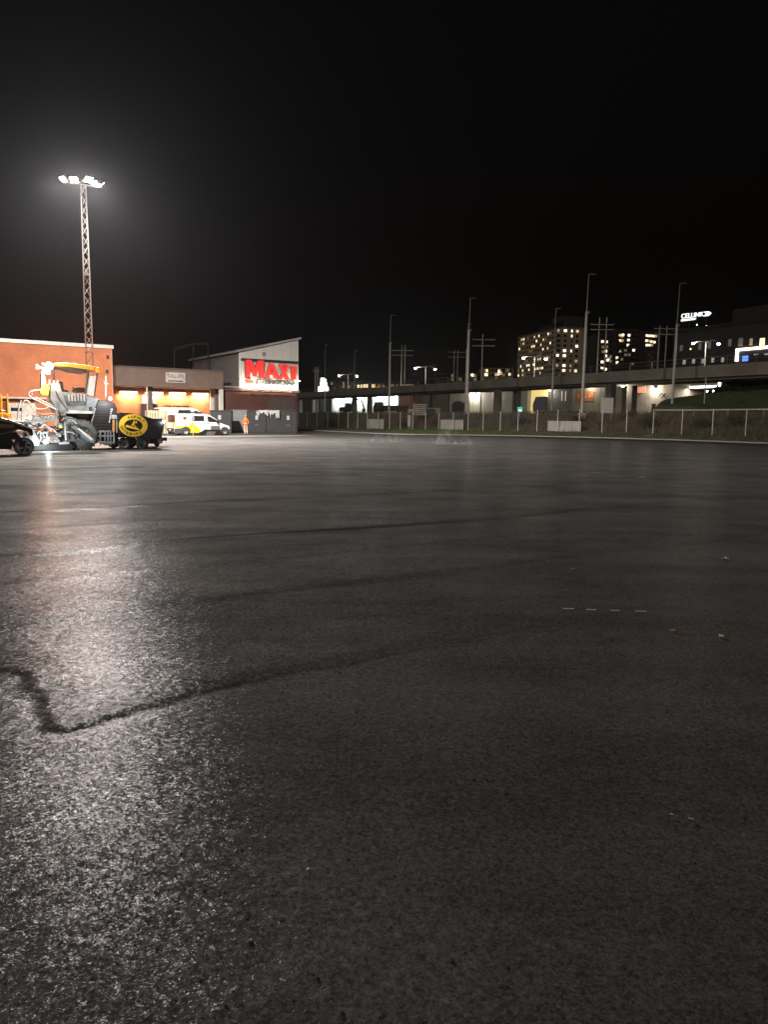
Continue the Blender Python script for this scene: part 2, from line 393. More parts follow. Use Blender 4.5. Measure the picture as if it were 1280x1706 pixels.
nx, ny = len(xs), len(ys)
hsamp = lambda x, y: float(H[min(ny - 1, max(0, int(np.searchsorted(ys, y)))), min(nx - 1, max(0, int(np.searchsorted(xs, x))))])
co = np.stack([GX, GY, H], -1).reshape(-1, 3)
idx = np.arange(nx * ny).reshape(ny, nx)
quads = np.stack([idx[:-1, :-1], idx[:-1, 1:], idx[1:, 1:], idx[1:, :-1]], -1).reshape(-1, 4)
me = bpy.data.meshes.new('asphalt_lot')
me.vertices.add(len(co)); me.vertices.foreach_set('co', co.ravel())
me.loops.add(quads.size); me.loops.foreach_set('vertex_index', quads.ravel())
me.polygons.add(len(quads)); me.polygons.foreach_set('loop_start', np.arange(0, quads.size, 4))
me.polygons.foreach_set('use_smooth', np.ones(len(quads), bool))
me.update(); me.validate()
at_j = me.attributes.new('joint_shade', 'FLOAT', 'POINT'); at_j.data.foreach_set('value', J.astype(np.float32).ravel())
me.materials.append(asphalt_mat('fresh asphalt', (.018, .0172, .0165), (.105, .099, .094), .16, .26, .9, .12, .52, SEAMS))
lot = bpy.data.objects.new('asphalt_lot', me); col.objects.link(lot); tag(lot, 'fresh dark asphalt lot laid in lanes with visible seams', kind='structure')

# ------------------------------------------------------------------ kerb, verge, bank and plateau behind the fence
KERB = [(430, 108), (500, 99), (560, 90), (620, 82), (680, 78.5), (740, 79), (780, 80), (900, 79), (1003, 75.5), (1130, 70.5), (1240, 65), (1400, 58), (1700, 48)]
FENCE = [(470, 122, .2), (500, 118, .2), (600, 108, .2), (700, 101, .2), (780, 94.5, .25), (900, 84, .5), (1003, 77.5, .58), (1130, 71.5, .58), (1240, 67, .56), (1400, 60.5, .55), (1700, 51, .55)]
def kerb_pt(px): q = polyline_x(KERB, px); a = at(px, 720, q[1]); return Vector((a.x, a.y, 0))
def fence_pt(px): q = polyline_x(FENCE, px); a = at(px, 720, q[1]); return Vector((a.x, a.y, q[2]))
pxs = [430 + 10 * i for i in range(128)]
kp = [kerb_pt(x) for x in pxs]
for _ in range(3): kp = [kp[0]] + [(a + b * 2 + c) / 4 for a, b, c in zip(kp, kp[1:], kp[2:])] + [kp[-1]]
fp = [fence_pt(x) for x in pxs]
for _ in range(3): fp = [fp[0]] + [(a + b * 2 + c) / 4 for a, b, c in zip(fp, fp[1:], fp[2:])] + [fp[-1]]
kerb_m = M('kerb stone', (.40, .37, .32), .8, 0, .2, 1.2, .2, 30)
kerb = bpy.data.objects.new('kerb', None); col.objects.link(kerb); tag(kerb, 'pale stone kerb running along the verge', kind='structure')
cum = 0.0; seg = []
for a, b in zip(kp, kp[1:]): seg.append((a, b, (b - a).length))
tot = sum(s[2] for s in seg); d_ = 0; i_ = 0; acc = 0
def along_k(d):
    for a, b, L in seg:
        if d <= L: return a + (b - a) * (d / L), (b - a).normalized()
        d -= L
    return seg[-1][1], (seg[-1][1] - seg[-1][0]).normalized()
kb_me = None; d = .5
while d < tot - .5:
    c, t = along_k(d)
    if kb_me is None:
        o = MB().box((0, 0, .06), (.98, .16, .125)).build('kerb_stone', kerb_m, kerb); kb_me = o.data
    else:
        o = bpy.data.objects.new('kerb_stone', kb_me); col.objects.link(o); o.parent = kerb
    o.location = (c.x, c.y, random.uniform(-.006, .006)); o.rotation_euler = (0, 0, math.atan2(t.y, t.x) + random.uniform(-.01, .01)); d += 1.0
# almost black strip along the kerb
vs = []
wdt = lambda px: 0.5 + 6.5 * max(0, min(1, (px - 640) / 300))
for i in range(len(kp)):
    p, q_ = kp[max(0, i - 1)], kp[min(len(kp) - 1, i + 1)]; n_ = Vector((q_.y - p.y, -(q_.x - p.x), 0)).normalized()
    e_ = kp[i] + n_ * (wdt(pxs[i]) + .25 * math.sin(i * .9) + random.uniform(-.12, .12)); vs += [(kp[i].x, kp[i].y, .02), (e_.x, e_.y, .02)]
mb = MB().add(vs, [(2 * i, 2 * i + 2, 2 * i + 3, 2 * i + 1) for i in range(len(kp) - 1)])
tag(mb.build('dark_strip', asphalt_mat('kerbside asphalt', (.010, .010, .010), (.018, .017, .016), .85, .95, .8, .15)), 'almost black asphalt strip along the kerb', kind='structure')

soil = M('verge soil', (.10, .082, .058), .95, 0, .45, .9, .6, 6)
grass_m = M('verge grass', (.055, .075, .022), .9, 0, .5, 1.3, .6, 9)
mb = MB(); rows = []
def bank_z(px, t):           # t 0 at the fence, 1 at the crest
    return t * t * (3 - 2 * t)
for i, px in enumerate(pxs):
    k, f = kp[i], fp[i]
    out = Vector((.46, .89, 0))
    row = [Vector((k.x, k.y, .10))]
    for t in (.33, .66, 1.0): q = k + (f - k) * t; q.z = .11 + (f.z - .11) * t; row.append(q)
    for t in (.15, .3, .5, .7, .85, 1.0, 1.15):
        q = f + out * (11 * t); q.z = f.z + (2.55 - f.z) * bank_z(px, min(1, t)) + (random.uniform(-.12, .12) if 0 < t < 1 else 0); row.append(q)
    rows.append(row)
n_ = len(rows[0])
mb.add([p for r_ in rows for p in r_], [(i * n_ + j, (i + 1) * n_ + j, (i + 1) * n_ + j + 1, i * n_ + j + 1) for i in range(len(rows) - 1) for j in range(n_ - 1)], True)
tag(mb.build('verge', soil), 'dark earth verge and bank behind the kerb', kind='structure')
# plateau and distant hillside
mb = MB(); hx = np.linspace(-900, 1500, 80); 
hy = np.array([40, 60, 75, 90, 105, 120, 140, 165, 190, 215, 240, 270, 300, 340, 380, 430, 480, 560, 700, 950, 1400])
def terr(x, y):
    z = 2.5
    s = max(0, min(1, (y - 235) / 200)); s = s * s * (3 - 2 * s)
    z += 25 * s * (.55 + .45 * math.sin(x * .006 + .4)) * max(0, min(1, (x + 130) / 120))
    return z
fpts = [(p.x, p.y) for p in fp]
def crest_y(x):
    c = [(p.x + .46 * 12, p.y + .89 * 12) for p in fp]
    c.sort()
    for a, b in zip(c, c[1:]):
        if a[0] <= x <= b[0]: return a[1] + (b[1] - a[1]) * (x - a[0]) / (b[0] - a[0])
    return c[0][1] if x < c[0][0] else c[-1][1]
vs = []; hxs = [-900 + 60 * i for i in range(15)] + [-40 + 2 * i for i in range(66)] + [100 + 48 * i for i in range(30)]
for x in hxs:
    y0 = crest_y(x) if x > -22 else 150
    for k in range(26):
        y = y0 + (1500 - y0) * (k / 25) ** 2.6
        vs.append((x, y, terr(x, y) if k else (2.2 if x > -22 else -.3)))
fs = [(i * 26 + j, (i + 1) * 26 + j, (i + 1) * 26 + j + 1, i * 26 + j + 1) for i in range(len(hxs) - 1) for j in range(25)]
mb.add(vs, fs, True)
tag(mb.build('terrain', M('yard ground', (.05, .045, .038), .95, 0, .35, .05, .4, 2)), 'dark ground of the yard and hillside beyond the fence', kind='structure')
# grassy slope at the right under the bridge
mb = MB(); gx = [i / 23 for i in range(24)]; vs = []
for i in range(24):
    for j in range(10):
        a = at(1070 + 330 * gx[i], 690, 84 - 12 * gx[i]); t = j / 9
        p = Vector((a.x + 10 * t, a.y + 19 * t, 2.35 + (2.6 + 1.8 * min(1, gx[i] * 1.6)) * (t * t * (3 - 2 * t)) + random.uniform(-.08, .08)))
        vs.append(p)
mb.add(vs, [(i * 10 + j, (i + 1) * 10 + j, (i + 1) * 10 + j + 1, i * 10 + j + 1) for i in range(23) for j in range(9)], True)
tag(mb.build('grass_slope', grass_m), 'grassy slope rising under the bridge', kind='structure')
# grass blades on the verge
def grass_stuff(name, pts, label, hmin, hmax, m):
    vs = []; fs = []
    for p in pts:
        a = random.uniform(0, 6.28); h = random.uniform(hmin, hmax); wd = random.uniform(.015, .035); ln = random.uniform(-.35, .35) * h
        d = Vector((math.cos(a), math.sin(a), 0)) * wd; e = Vector((-math.sin(a), math.cos(a), 0)) * ln
        k = len(vs); vs += [p - d, p + d, p + e + Vector((0, 0, h))]; fs.append((k, k + 1, k + 2))
    b = MB().add(vs, fs).build(name, m); return tag(b, label, 'grass', kind='stuff')
pts = []
def on_verge(i, t):
    r0, r1 = rows[int(i)], rows[min(int(i) + 1, len(rows) - 1)]; fr = i - int(i)
    k = t * (n_ - 1); j = min(int(k), n_ - 2); g = k - j
    a = r0[j] + (r0[j + 1] - r0[j]) * g; b = r1[j] + (r1[j + 1] - r1[j]) * g
    return a + (b - a) * fr
for _ in range(16000):
    px = random.gauss(745, 45) if random.random() < .7 else random.uniform(560, 1500)
    i = max(0, min(len(rows) - 1.01, (px - 430) / 10)); pts.append(on_verge(i, random.uniform(.04, .32)))
grass_stuff('verge_grass', pts, 'green grass growing on the verge beside the kerb', .06, .28, M('grass blades', (.085, .125, .035), .8, 0, .4, 1.5))
pts = [on_verge(random.uniform(4, len(rows) - 1.1), random.uniform(.32, .95)) for _ in range(26000)]
grass_stuff('dry_weeds', pts, 'dry brown weeds covering the bank behind the fence', .15, .7, M('dry weeds', (.16, .125, .075), .9, 0, .4, .8))

# ================================================================== BUILDINGS AT THE LEFT
brick_o = brick_mat('orange brick', (.60, .175, .06), (.52, .145, .05), (.36, .24, .17))
brick_r = brick_mat('dark red brick', (.16, .055, .04), (.13, .045, .034), (.12, .08, .065))
coping_m = M('pale metal coping', (.62, .58, .52), .5, .2)
# --- orange brick block
c0 = at(190, 700, 72); BA = Frame((c0.x, c0.y, 0), SITE)
hA = (BA.pl(190, 581)[1] + BA.pl(0, 570)[1]) / 2
t = thing('brick_store', 'tall orange brick store wall with pale coping behind the paver', 'building', BA.o, SITE)
MB().bx(-34, 0, 0, 22, 0, hA).build('wall', brick_o, t)
MB().bx(-34.1, .12, -.12, 22.1, hA, hA + .32).build('coping', coping_m, t)
MB().bx(-.16, -.03, -.1, -.003, .1, hA - .1).build('downpipe', M('painted pipe', (.5, .25, .16), .5), t)
x0, z0 = BA.pl(12, 700); x1, z1 = BA.pl(58, 674)
g = MB().bx(x0, x1, -.08, -.004, .1, 2.6).build('loading_door', M('cream door', (.62, .56, .47), .6), t)
MB().bx(x0 + .3, x0 + 1.3, -.1, -.083, 1.9, 2.2).build('pane', M('dark glass', (.03, .03, .035), .1), g)
MB().bx(x0 - 6, x1 + .9, -.55, -.004, 3.0, 3.16).build('door_canopy', M('canopy edge', (.55, .45, .38), .6), t)
MB().bx(x0 - 6, x1 + .9, -.05, -.004, 2.72, 2.82).build('lintel', M('canopy edge', (.55, .45, .38)), t)
for px, py in ((179, 595), (178, 619)):
    x, z = BA.pl(px, py); MB().bx(x - .12, x + .12, -.06, -.003, z - .16, z + .16).build('wall_box', dark_metal, t)

# --- loading bay with a deep fascia and tube lights
c0 = at(193, 700, 76); BB = Frame((c0.x, c0.y, 0), SITE)
hB = (BB.pl(193, 612)[1] + BB.pl(369, 618)[1]) / 2; hb = (BB.pl(193, 641.5)[1] + BB.pl(357, 648)[1]) / 2
xr = BB.pl(372, 650)[0]; D = 4.5
t = thing('loading_bay', 'brown loading bay with deep fascia over four bright tube lights', 'building', BB.o, SITE)
fasc = M('brown fascia', (.20, .135, .105), .7, 0, .15, .7)
MB().bx(-2.5, xr, 0, 14, hb, hB).build('fascia', fasc, t)
MB().bx(-2.6, xr, -.08, 14.1, hB, hB + .12).build('roof_edge', M('roof edge', (.12, .09, .085), .7), t)
MB().bx(-2.5, xr, D, 14, 0, hb - .002).build('back_wall', brick_o, t)
n_p = 9; pw = (xr + 2.5) / n_p
for i in range(n_p): MB().bx(-2.5 + i * pw + .02, -2.5 + (i + 1) * pw - .02, -.035, -.003, hb + .45, hB - .05).build('fascia_panel', fasc, t)
warm = (1.0, .80, .52)
for k, px in enumerate((214, 257, 295.5, 333.5)):
    x, z = BB.pl(px, 652.5 + .025 * (px - 214), D - .25); z = min(z, hb - .12)
    f = MB().bx(x - .95, x + .95, D - .3, D - .05, z - .02, z + .12).build('tube_light', M('lamp housing', (.6, .58, .52)), t)
    MB().bx(x - .9, x + .9, D - .36, D - .12, z - .17, z - .024).build('diffuser', E('tube glow', (1, .86, .58), 9), f)
    lamp('tube_lamp', 'AREA', (x, D - .42, z - .2), 260, warm, t, sx=1.8, sy=.25, aim=(x, D - .3, -2))
x, _ = BB.pl(245, 670, .2); MB().tube([(x, .2, 0), (x, .2, hb)], .075, 10).build('column', white_paint, t)
x, _ = BB.pl(250.5, 670, 1.2); MB().bx(x - .2, x + .2, 1.0, 1.4, 0, hb).build('column', M('grey green column', (.14, .13, .1)), t)
for a, b, yy in ((351, 358, 2.2), (366, 372, .1)):
    xa, _ = BB.pl(a, 670, yy); xb, _ = BB.pl(b, 670, yy)
    MB().bx(xa, xb, yy, yy + .35, 0, hb - .004).build('white_jamb', white_paint, t)
xa, _ = BB.pl(358.2, 670, 1.4); xb, _ = BB.pl(366, 670, 1.4)
MB().bx(xa, xb, 1.4, 1.8, 0, hb - .004).build('column', M('grey green column', (.14, .13, .1)), t)
for a, b in ((236.5, 244), (251.5, 258.5)):
    xa, za = BB.pl(a, 671.5, D - .02); xb, zb = BB.pl(b, 658.5, D - .02)
    MB().bx(xa, xb, D - .05, D - .003, za, zb).build('notice_board', white_paint, t)
xa, za = BB.pl(234, 697, D - .6); xb, zb = BB.pl(262, 673.5, D - .6)
g = MB().bx(xa, xb, D - .7, D - .003, 0, zb).build('gate', M('brown gate', (.13, .07, .05), .7), t)
for i in range(7): xx = xa + (xb - xa) * (i + .5) / 7; MB().bx(xx - .13, xx + .13, D - .735, D - .703, .1, zb - .1).build('gate_board', M('brown gate', (.13, .07, .05)), g)
# fascia sign
xa, za = BB.pl(276, 637, -.1); xb, zb = BB.pl(308, 621.5, -.1); zm = (za + zb) / 2; hh = (zb - za) / 2
s_ = thing('fascia_sign', 'pale rectangular shop sign on the brown loading bay fascia', 'sign', BB.o, SITE)
MB().bx(xa, xb, -.14, -.04, zm - hh, zm + hh).build('board', M('sign board', (.62, .55, .52), .5), s_)
ink = M('sign ink', (.09, .06, .05), .6)
text_fit('lettering', 'TULL LIVS', ink, s_, xa + .15, xb - .15, zm + .0, zm + hh - .16, -.145, .004, .012)
MB().bx(xa + .2, xb - .2, -.147, -.141, zm - .42, zm - .30).build('printed_line', ink, s_)
# roof duct of the loading bay
t2 = thing('roof_duct', 'faint grey ventilation duct on legs above the loading bay roof', 'duct', BB.o, SITE)
p = [BB.pl(a, b, 9) for a, b in ((290, 582), (322, 573), (346, 573))]
dm = M('dark duct', (.02, .018, .017), .5, .3)
MB().tube([(p[0][0], 9, p[0][1]), (p[1][0], 9, p[1][1]), (p[2][0], 9, p[2][1])], .2, 10).build('duct', dm, t2)
for q in p: MB().tube([(q[0], 9, hB + .1), (q[0], 9, q[1])], .07, 6).build('leg', dm, t2)

# --- block with the lit gable sign
c0 = at(399.5, 700, 84); BC = Frame((c0.x, c0.y, 0), SITE)
t = thing('sign_gable_block', 'dark red brick block with white sloped gable carrying the red sign', 'building', BC.o, SITE)
xg = BC.pl(497.3, 600)[0]; zb = (BC.pl(401, 645)[1] + BC.pl(497, 650)[1]) / 2
zl = BC.pl(399.5, 587.5)[1]; zr = BC.pl(497, 566)[1]; xl = BC.pl(371, 650)[0]
zlow = BC.pl(385, 640)[1]
MB().bx(xl, xg, .25, 12, 0, zb - .05).build('wall', brick_r, t)
MB().prof([(0.03, zb - .048), (xg - .03, zb - .048), (xg - .03, zr - .02), (0.03, zl - .02)], .22, 16).build('upper_wall', M('grey wall', (.20, .17, .16), .8), t)
MB().prof([(-.35, zl), (xg + .25, zr + .08), (xg + .25, zr + .30), (-.35, zl + .2)], -.25, 16.5).build('roof', M('roof sheet', (.33, .32, .30), .5), t)
pan = M('white cladding', (.74, .72, .66), .5, 0, .06, .5)
npn = 7
for i in range(npn):
    a = xg * i / npn + .012; b = xg * (i + 1) / npn - .012
    MB().prof([(a, zb), (b, zb), (b, zl + (zr - zl) * b / xg - .03), (a, zl + (zr - zl) * a / xg - .03)], 0, .215).build('cladding_panel', pan, t)
MB().bx(xl, xg + .1, -.10, .24, zb - .35, zb - .05).build('ledge', M('ledge', (.16, .10, .085), .7), t)
MB().bx(xl, -.3, -.6, .24, zb - .045, zb + .10).build('gutter_roof', M('duct metal', (.3, .26, .25)), t)
x0, z0 = BC.pl(448, 683, .2); x1, z1 = BC.pl(492, 664, .2)
MB().bx(x0, x1, .12, .247, 1.2, z1).build('shutter', M('dull shutter', (.10, .075, .065), .7), t)
MB().bx(*sorted((BC.pl(378, 640, 5)[0] + 0, BC.pl(378, 640, 5)[0] + .6)), 4, 5, zb, zb + 1.8).build('roof_vent', M('duct metal', (.3, .26, .25)), t)
x, z = BC.pl(440, 590, -.05); MB().bx(x - .2, x + .2, -.06, -.003, z - .2, z + .2).build('wall_box', M('duct metal', (.3, .26, .25)), t)
# the sign itself
s_ = thing('gable_sign', 'big backlit sign with red letters and smaller second line on white gable', 'sign', BC.o, SITE)
def zz(px, py, y=-.35): return BC.pl(px, py, y)
fx0, fz0 = zz(403, 600); fx1, fz1 = zz(496, 605)
zbot = (zz(403, 644)[1] + zz(496, 649)[1]) / 2; ztop = (zz(403, 597)[1] + zz(496, 602)[1]) / 2
slat_m = M('white slat', (.80, .79, .74), .45, 0, .05)
n_s = 19
for i in range(n_s):
    z = zbot + (ztop - .25 - zbot) * (i + .5) / n_s
    MB().bx(fx0, fx1, -.12, -.05, z - .06, z + .06).build('slat', slat_m, s_)
for x in (fx0 + .05, (fx0 + fx1) / 2, fx1 - .05): MB().bx(x - .04, x + .04, -.05, -.001, zbot, ztop).build('bracket', dark_metal, s_)
MB().bx(fx0, fx1, -.5, -.05, ztop - .22, ztop).build('top_rail', dark_metal, s_)
red = M('red sign face', (.62, .018, .016), .4, 0, .05)
redE = E('red sign glow', (.75, .025, .02), .55)
lx = [(408.5, 439.0, 'M', 601, 628), (441, 463, 'A', 606, 629.5), (464, 481.5, 'X', 608, 631), (485, 492.3, 'I', 610, 631.5)]
SHAPE = {'M': [[(0, 0), (0, 1), (.32, 1), (.5, .52), (.68, 1), (1, 1), (1, 0), (.75, 0), (.75, .6), (.57, .05), (.43, .05), (.25, .6), (.25, 0)]],
         'A': [[(0, 0), (.36, 1), (.5, 1), (.5, .72), (.41, .42), (.5, .42), (.5, .2), (.34, .2), (.28, 0)], [(1, 0), (.64, 1), (.5, 1), (.5, .72), (.59, .42), (.5, .42), (.5, .2), (.66, .2), (.72, 0)]],
         'X': [[(0, 0), (.33, .5), (.02, 1), (.34, 1), (.5, .72), (.66, 1), (.98, 1), (.67, .5), (1, 0), (.68, 0), (.5, .29), (.32, 0)]], 'I': [[(0, 0), (0, 1), (1, 1), (1, 0)]]}
for a, b, ch, yt, yb in lx:
    xa, za = zz(a, yb); xb, zt_ = zz(b, yt)
    m1, m2 = MB(), MB()
    for poly in SHAPE[ch]:
        pz = [(xa + (xb - xa) * x, za + (zt_ - za) * y) for x, y in poly]
        m1.prof(pz, -.50, -.42); m2.prof([(x, z) for x, z in pz], -.418, -.2)
    lo_ = m1.build('letter', redE, s_); m2.build('letter_return', M('letter side', (.05, .012, .012), .6), lo_)
xa, za = zz(409.5, 639.5); xb, zt_ = zz(424.5, 632)
text_fit('lettering', 'ICA', M('red print', (.65, .06, .03), .5), s_, xa, xb, za, zt_, -.3, .05, .05)
xa, za = zz(427, 640.5); xb, zt_ = zz(491, 633.8)
text_fit('lettering', 'STORMARKNAD', M('dark print', (.02, .02, .024), .6), s_, xa, xb, za, zt_, -.3, .05, .03)
for i in range(5):
    x = fx0 + (fx1 - fx0) * (i + .5) / 5
    b = MB().bx(x - .35, x + .35, -1.08, -.92, zbot - .34, zbot - .22).build('sign_light', dark_metal, s_)
    MB().bx(x - .3, x + .3, -1.06, -.94, zbot - .218, zbot - .20).build('lens', E('sign lamp glow', (1, .93, .75), 12), b)
    MB().tube([(x, -.95, zbot - .3), (x, -.1, zbot - .2)], .025, 6).build('arm', dark_metal, s_)
    lamp('sign_lamp', 'AREA', (x, -1.0, zbot - .17), 110, (1, .9, .68), s_, sx=.8, sy=.12, aim=(x, .05, zbot + 1.6))
x, z = zz(498, 634.5); MB().ball((xg + .1, -.1, z), .07, 6).build('corner_lamp', E('sign lamp glow', (1, .93, .75), 12), s_)

# --- lattice floodlight mast
mg = at(152, 690, 48); MX = Vector((mg.x, mg.y, 0)); MH = at(140, 309, 48).z
t = thing('floodlight_mast', 'tall lattice floodlight mast with bright white lamps', 'light mast', MX, R(20))
lat = M('mast steel', (.45, .43, .40), .5, .4, .15, 2)
def mw(z): return .24 - .10 * z / MH
for sx in (-1, 1):
    for sy in (-1, 1): MB().tube([(sx * mw(0), sy * mw(0), 0), (sx * mw(MH), sy * mw(MH), MH)], .035, 6).build('mast_leg', lat, t)
nb = 26; MB().bx(-.5, .5, -.5, .5, 0, .12).build('base_plate', conc, t)
for i in range(nb):
    za, zb_ = MH * i / nb, MH * (i + 1) / nb; wa, wb = mw(za), mw(zb_); s = 1 if i % 2 else -1
    MB().tube([(-s * wa, -wa, za), (s * wb, -wb, zb_)], .022, 5).build('brace', lat, t)
    MB().tube([(s * wa, wa, za), (-s * wb, wb, zb_)], .022, 5).build('brace', lat, t)
    MB().tube([(-wa, s * wa, za), (-wb, -s * wb, zb_)], .022, 5).build('brace', lat, t)
    MB().tube([(wa, -s * wa, za), (wb, s * wb, zb_)], .022, 5).build('brace', lat, t)
for zc in (MH * .36, MH * .66): q = mw(zc) + .03; MB().bx(-q, q, -q, q, zc - .05, zc + .05).build('flange', lat, t)
MB().tube([(-1.2, 0, MH + .05), (1.05, 0, MH + .05)], .06, 8).build('crossarm', lat, t)
MB().tube([(0, -.8, MH + .12), (0, .8, MH + .12)], .06, 8).build('crossarm', lat, t)
heads = [(-1.1, -.1, (-.9, -.6), 1), (-.5, -.25, (-.2, -1), 1), (-.3, .25, (-.5, 1), 1.5), (.3, -.6, (.5, -1), 1), (.6, .0, (1, -.25), 2.0), (.95, -.1, (.7, .7), 2.8)]
for hx_, hy_, (ax, ay), pw_ in heads:
    dirv = Vector((ax, ay, 0)).normalized() * .66 + Vector((0, 0, -.75))
    q = dirv.to_track_quat('-Z', 'Y').to_matrix()
    h = MB().box((hx_, hy_, MH + .25), (.5, .42, .16), q).build('floodlight', dark_metal, t)
    pc = Vector((hx_, hy_, MH + .25)) + dirv * .09
    MB().box(pc, (.42, .34, .02), q).build('lens', E('mast lamp glow', (1, .97, .86), 60), h)
    MB().tube([(hx_, hy_, MH + .06), (hx_, hy_, MH + .25)], .03, 6).build('yoke', lat, t)
    pl_ = Vector((hx_, hy_, MH + .25)) + dirv * .22
    lamp('flood_lamp', 'SPOT', pl_, MAST_W * pw_, (1, .95, .90), t, size=.22, aim=pl_ + dirv, angle=125, blend=1.0)

# ================================================================== FENCE
t = thing('chain_link_fence', 'chain link fence on pale steel posts along the verge', 'fence')
posts_px = [497, 512, 528, 546, 564, 580, 596, 612, 630, 649, 667, 687.6, 709, 731, 755, 780, 805, 833.5, 863, 895, 929, 965, 1003.5, 1044, 1088.5, 1136.5, 1187.5, 1243, 1305, 1375]
FH = 2.4; pp = [fence_pt(x) for x in posts_px]
post_m = M('fence post', (.70, .66, .58), .55, 0, .12, 3); wire_m = M('fence wire', (.30, .28, .25), .6, .4)
for p in pp: MB().tube([(p.x, p.y, p.z - .1), (p.x, p.y, p.z + FH)], .05, 8).build('fence_post', post_m, t)
for a, b in zip(pp, pp[1:]):
    MB().tube([(a.x, a.y, a.z + FH - .06), (b.x, b.y, b.z + FH - .06)], .012, 5, caps=False).build('top_wire', wire_m, t)
mb = MB()
for a, b in zip(pp, pp[1:]):
    L = Vector((b.x - a.x, b.y - a.y, 0)).length; e = (b - a) / L; n_w = int(L / .16); hgt = FH - .1
    for i in range(-int(hgt / .16), n_w):
        s0, s1 = i * .16, i * .16 + hgt
        for up in (0, 1):
            c0_, c1_ = max(s0, 0), min(s1, L)
            if c1_ <= c0_: continue
            z0_, z1_ = (c0_ - s0), (c1_ - s0)
            if up: z0_, z1_ = hgt - z0_, hgt - z1_
            mb.tube([a + e * c0_ + Vector((0, 0, z0_ + .04)), a + e * c1_ + Vector((0, 0, z1_ + .04))], .0035, 3, caps=False)
tag(mb.build('chain_link', wire_m, t), kind='stuff')
# boards behind the fence
board_m = M('weathered white board', (.55, .52, .46), .6, 0, .12, .8)
for px0, px1, y0, y1, nm, lab, npan in ((610, 637, 714, 698, 'fence_board', 'short pale ribbed board behind the fence left of a tall mast', 4),
                              (731, 770, 719, 699, 'fence_board', 'pale board of four panels behind the fence above the green grass', 4),
                              (911, 967, 719.5, 701, 'fence_board', 'longest pale board behind the fence beside a concrete mast foot', 4)):
    a, b = fence_pt(px0), fence_pt(px1); out = Vector((.46, .89, 0)) * .5; a = a + out; b = b + out
    e = (b - a); ang = math.atan2(e.y, e.x); L = Vector((e.x, e.y, 0)).length
    z0 = at(px0, y0, a.y).z; z1 = at(px0, y1, a.y).z; zb = min(a.z, b.z)
    q = thing(nm, lab, 'board', (a.x, a.y, zb), ang, 'pale boards behind the fence')
    for i in range(npan): MB().bx(L * i / npan + .01, L * (i + 1) / npan - .01, -.04, 0.0 + .01 * (i % 2), -.1, z1 - zb).build('board_panel', board_m, q)
    for i in (0, npan): MB().bx(L * i / npan - .04, L * i / npan + .04, .015, .09, -.2, z1 - zb - .05).build('stake', dark_metal, q)
a = fence_pt(678.5) + Vector((.46, .89, 0)) * .6
q = MB().bx(-.22, .22, -.03, .03, .5, 2.0).box((-.1, .06, .9), (.06, .05, 2.4)).box((.1, .06, .9), (.06, .05, 2.4)).build('notice_panel', board_m, None, .01, (a.x, a.y, a.z), R(-10))
tag(q, 'small upright pale notice panel just behind the fence', 'sign')

# ================================================================== BRIDGE
BR = Frame((-25, 221, 0), math.atan2(-134, 71))
zt = sum(BR.pl(x, y)[1] for x, y in ((540, 651), (760, 634.5), (1060, 619), (1250, 606))) / 4
zbm = sum(BR.pl(x, y)[1] for x, y in ((540, 664), (760, 648), (1060, 634.5), (1250, 620.5))) / 4
t = thing('road_bridge', 'long concrete road bridge crossing behind the fence on paired columns', 'bridge', BR.o, BR.a)
br_c = M('bridge concrete', (.24, .215, .18), .85, 0, .22, .25, .2, 8)
x_lo, x_hi = -60, 200; DW = 9.0
k = 0
while x_lo + k * 13 < x_hi:
    a = x_lo + k * 13; MB().bx(a + .015, a + 12.985, 0, .35, zbm, zt).build('fascia_panel', br_c, t); k += 1
MB().bx(x_lo, x_hi, .352, DW, zbm + .35, zt - .25).build('deck', br_c, t)
MB().bx(x_lo, x_hi, 1.2, 2.2, zbm - .3, zbm + .349).build('girder', br_c, t)
MB().bx(x_lo, x_hi, 5.6, 6.6, zbm - .3, zbm + .349).build('girder', br_c, t)
MB().bx(x_lo, x_hi, DW, DW + .3, zbm + .1, zt).build('far_parapet', br_c, t)
for pxa in (500, 591, 694, 830, 1018):
    xa, _ = BR.pl(pxa, 660, 1.7)
    for yy in (1.7, 6.1): MB().bx(xa - .55, xa + .55, yy - .55, yy + .55, 1.5, zbm - .302).build('column', br_c, t)
for xa in (BR.pl(1018, 660, 1.7)[0] + 28, BR.pl(1018, 660, 1.7)[0] + 56):
    for yy in (1.7, 6.1): MB().bx(xa - .55, xa + .55, yy - .55, yy + .55, 1.5, zbm - .302).build('column', br_c, t)
rail_m = M('bridge rail', (.22, .20, .18), .5, .5)
xs_r = [x_lo + 4 * i for i in range(int((x_hi - x_lo) / 4))]
for x in xs_r: MB().bx(x - .04, x + .04, .1, .18, zt, zt + 1.05).build('rail_post', rail_m, t)
MB().bx(x_lo, x_hi, .11, .17, zt + .98, zt + 1.06).build('handrail', rail_m, t)
MB().bx(x_lo, x_hi, .12, .16, zt + .5, zt + .55).build('mid_rail', rail_m, t)

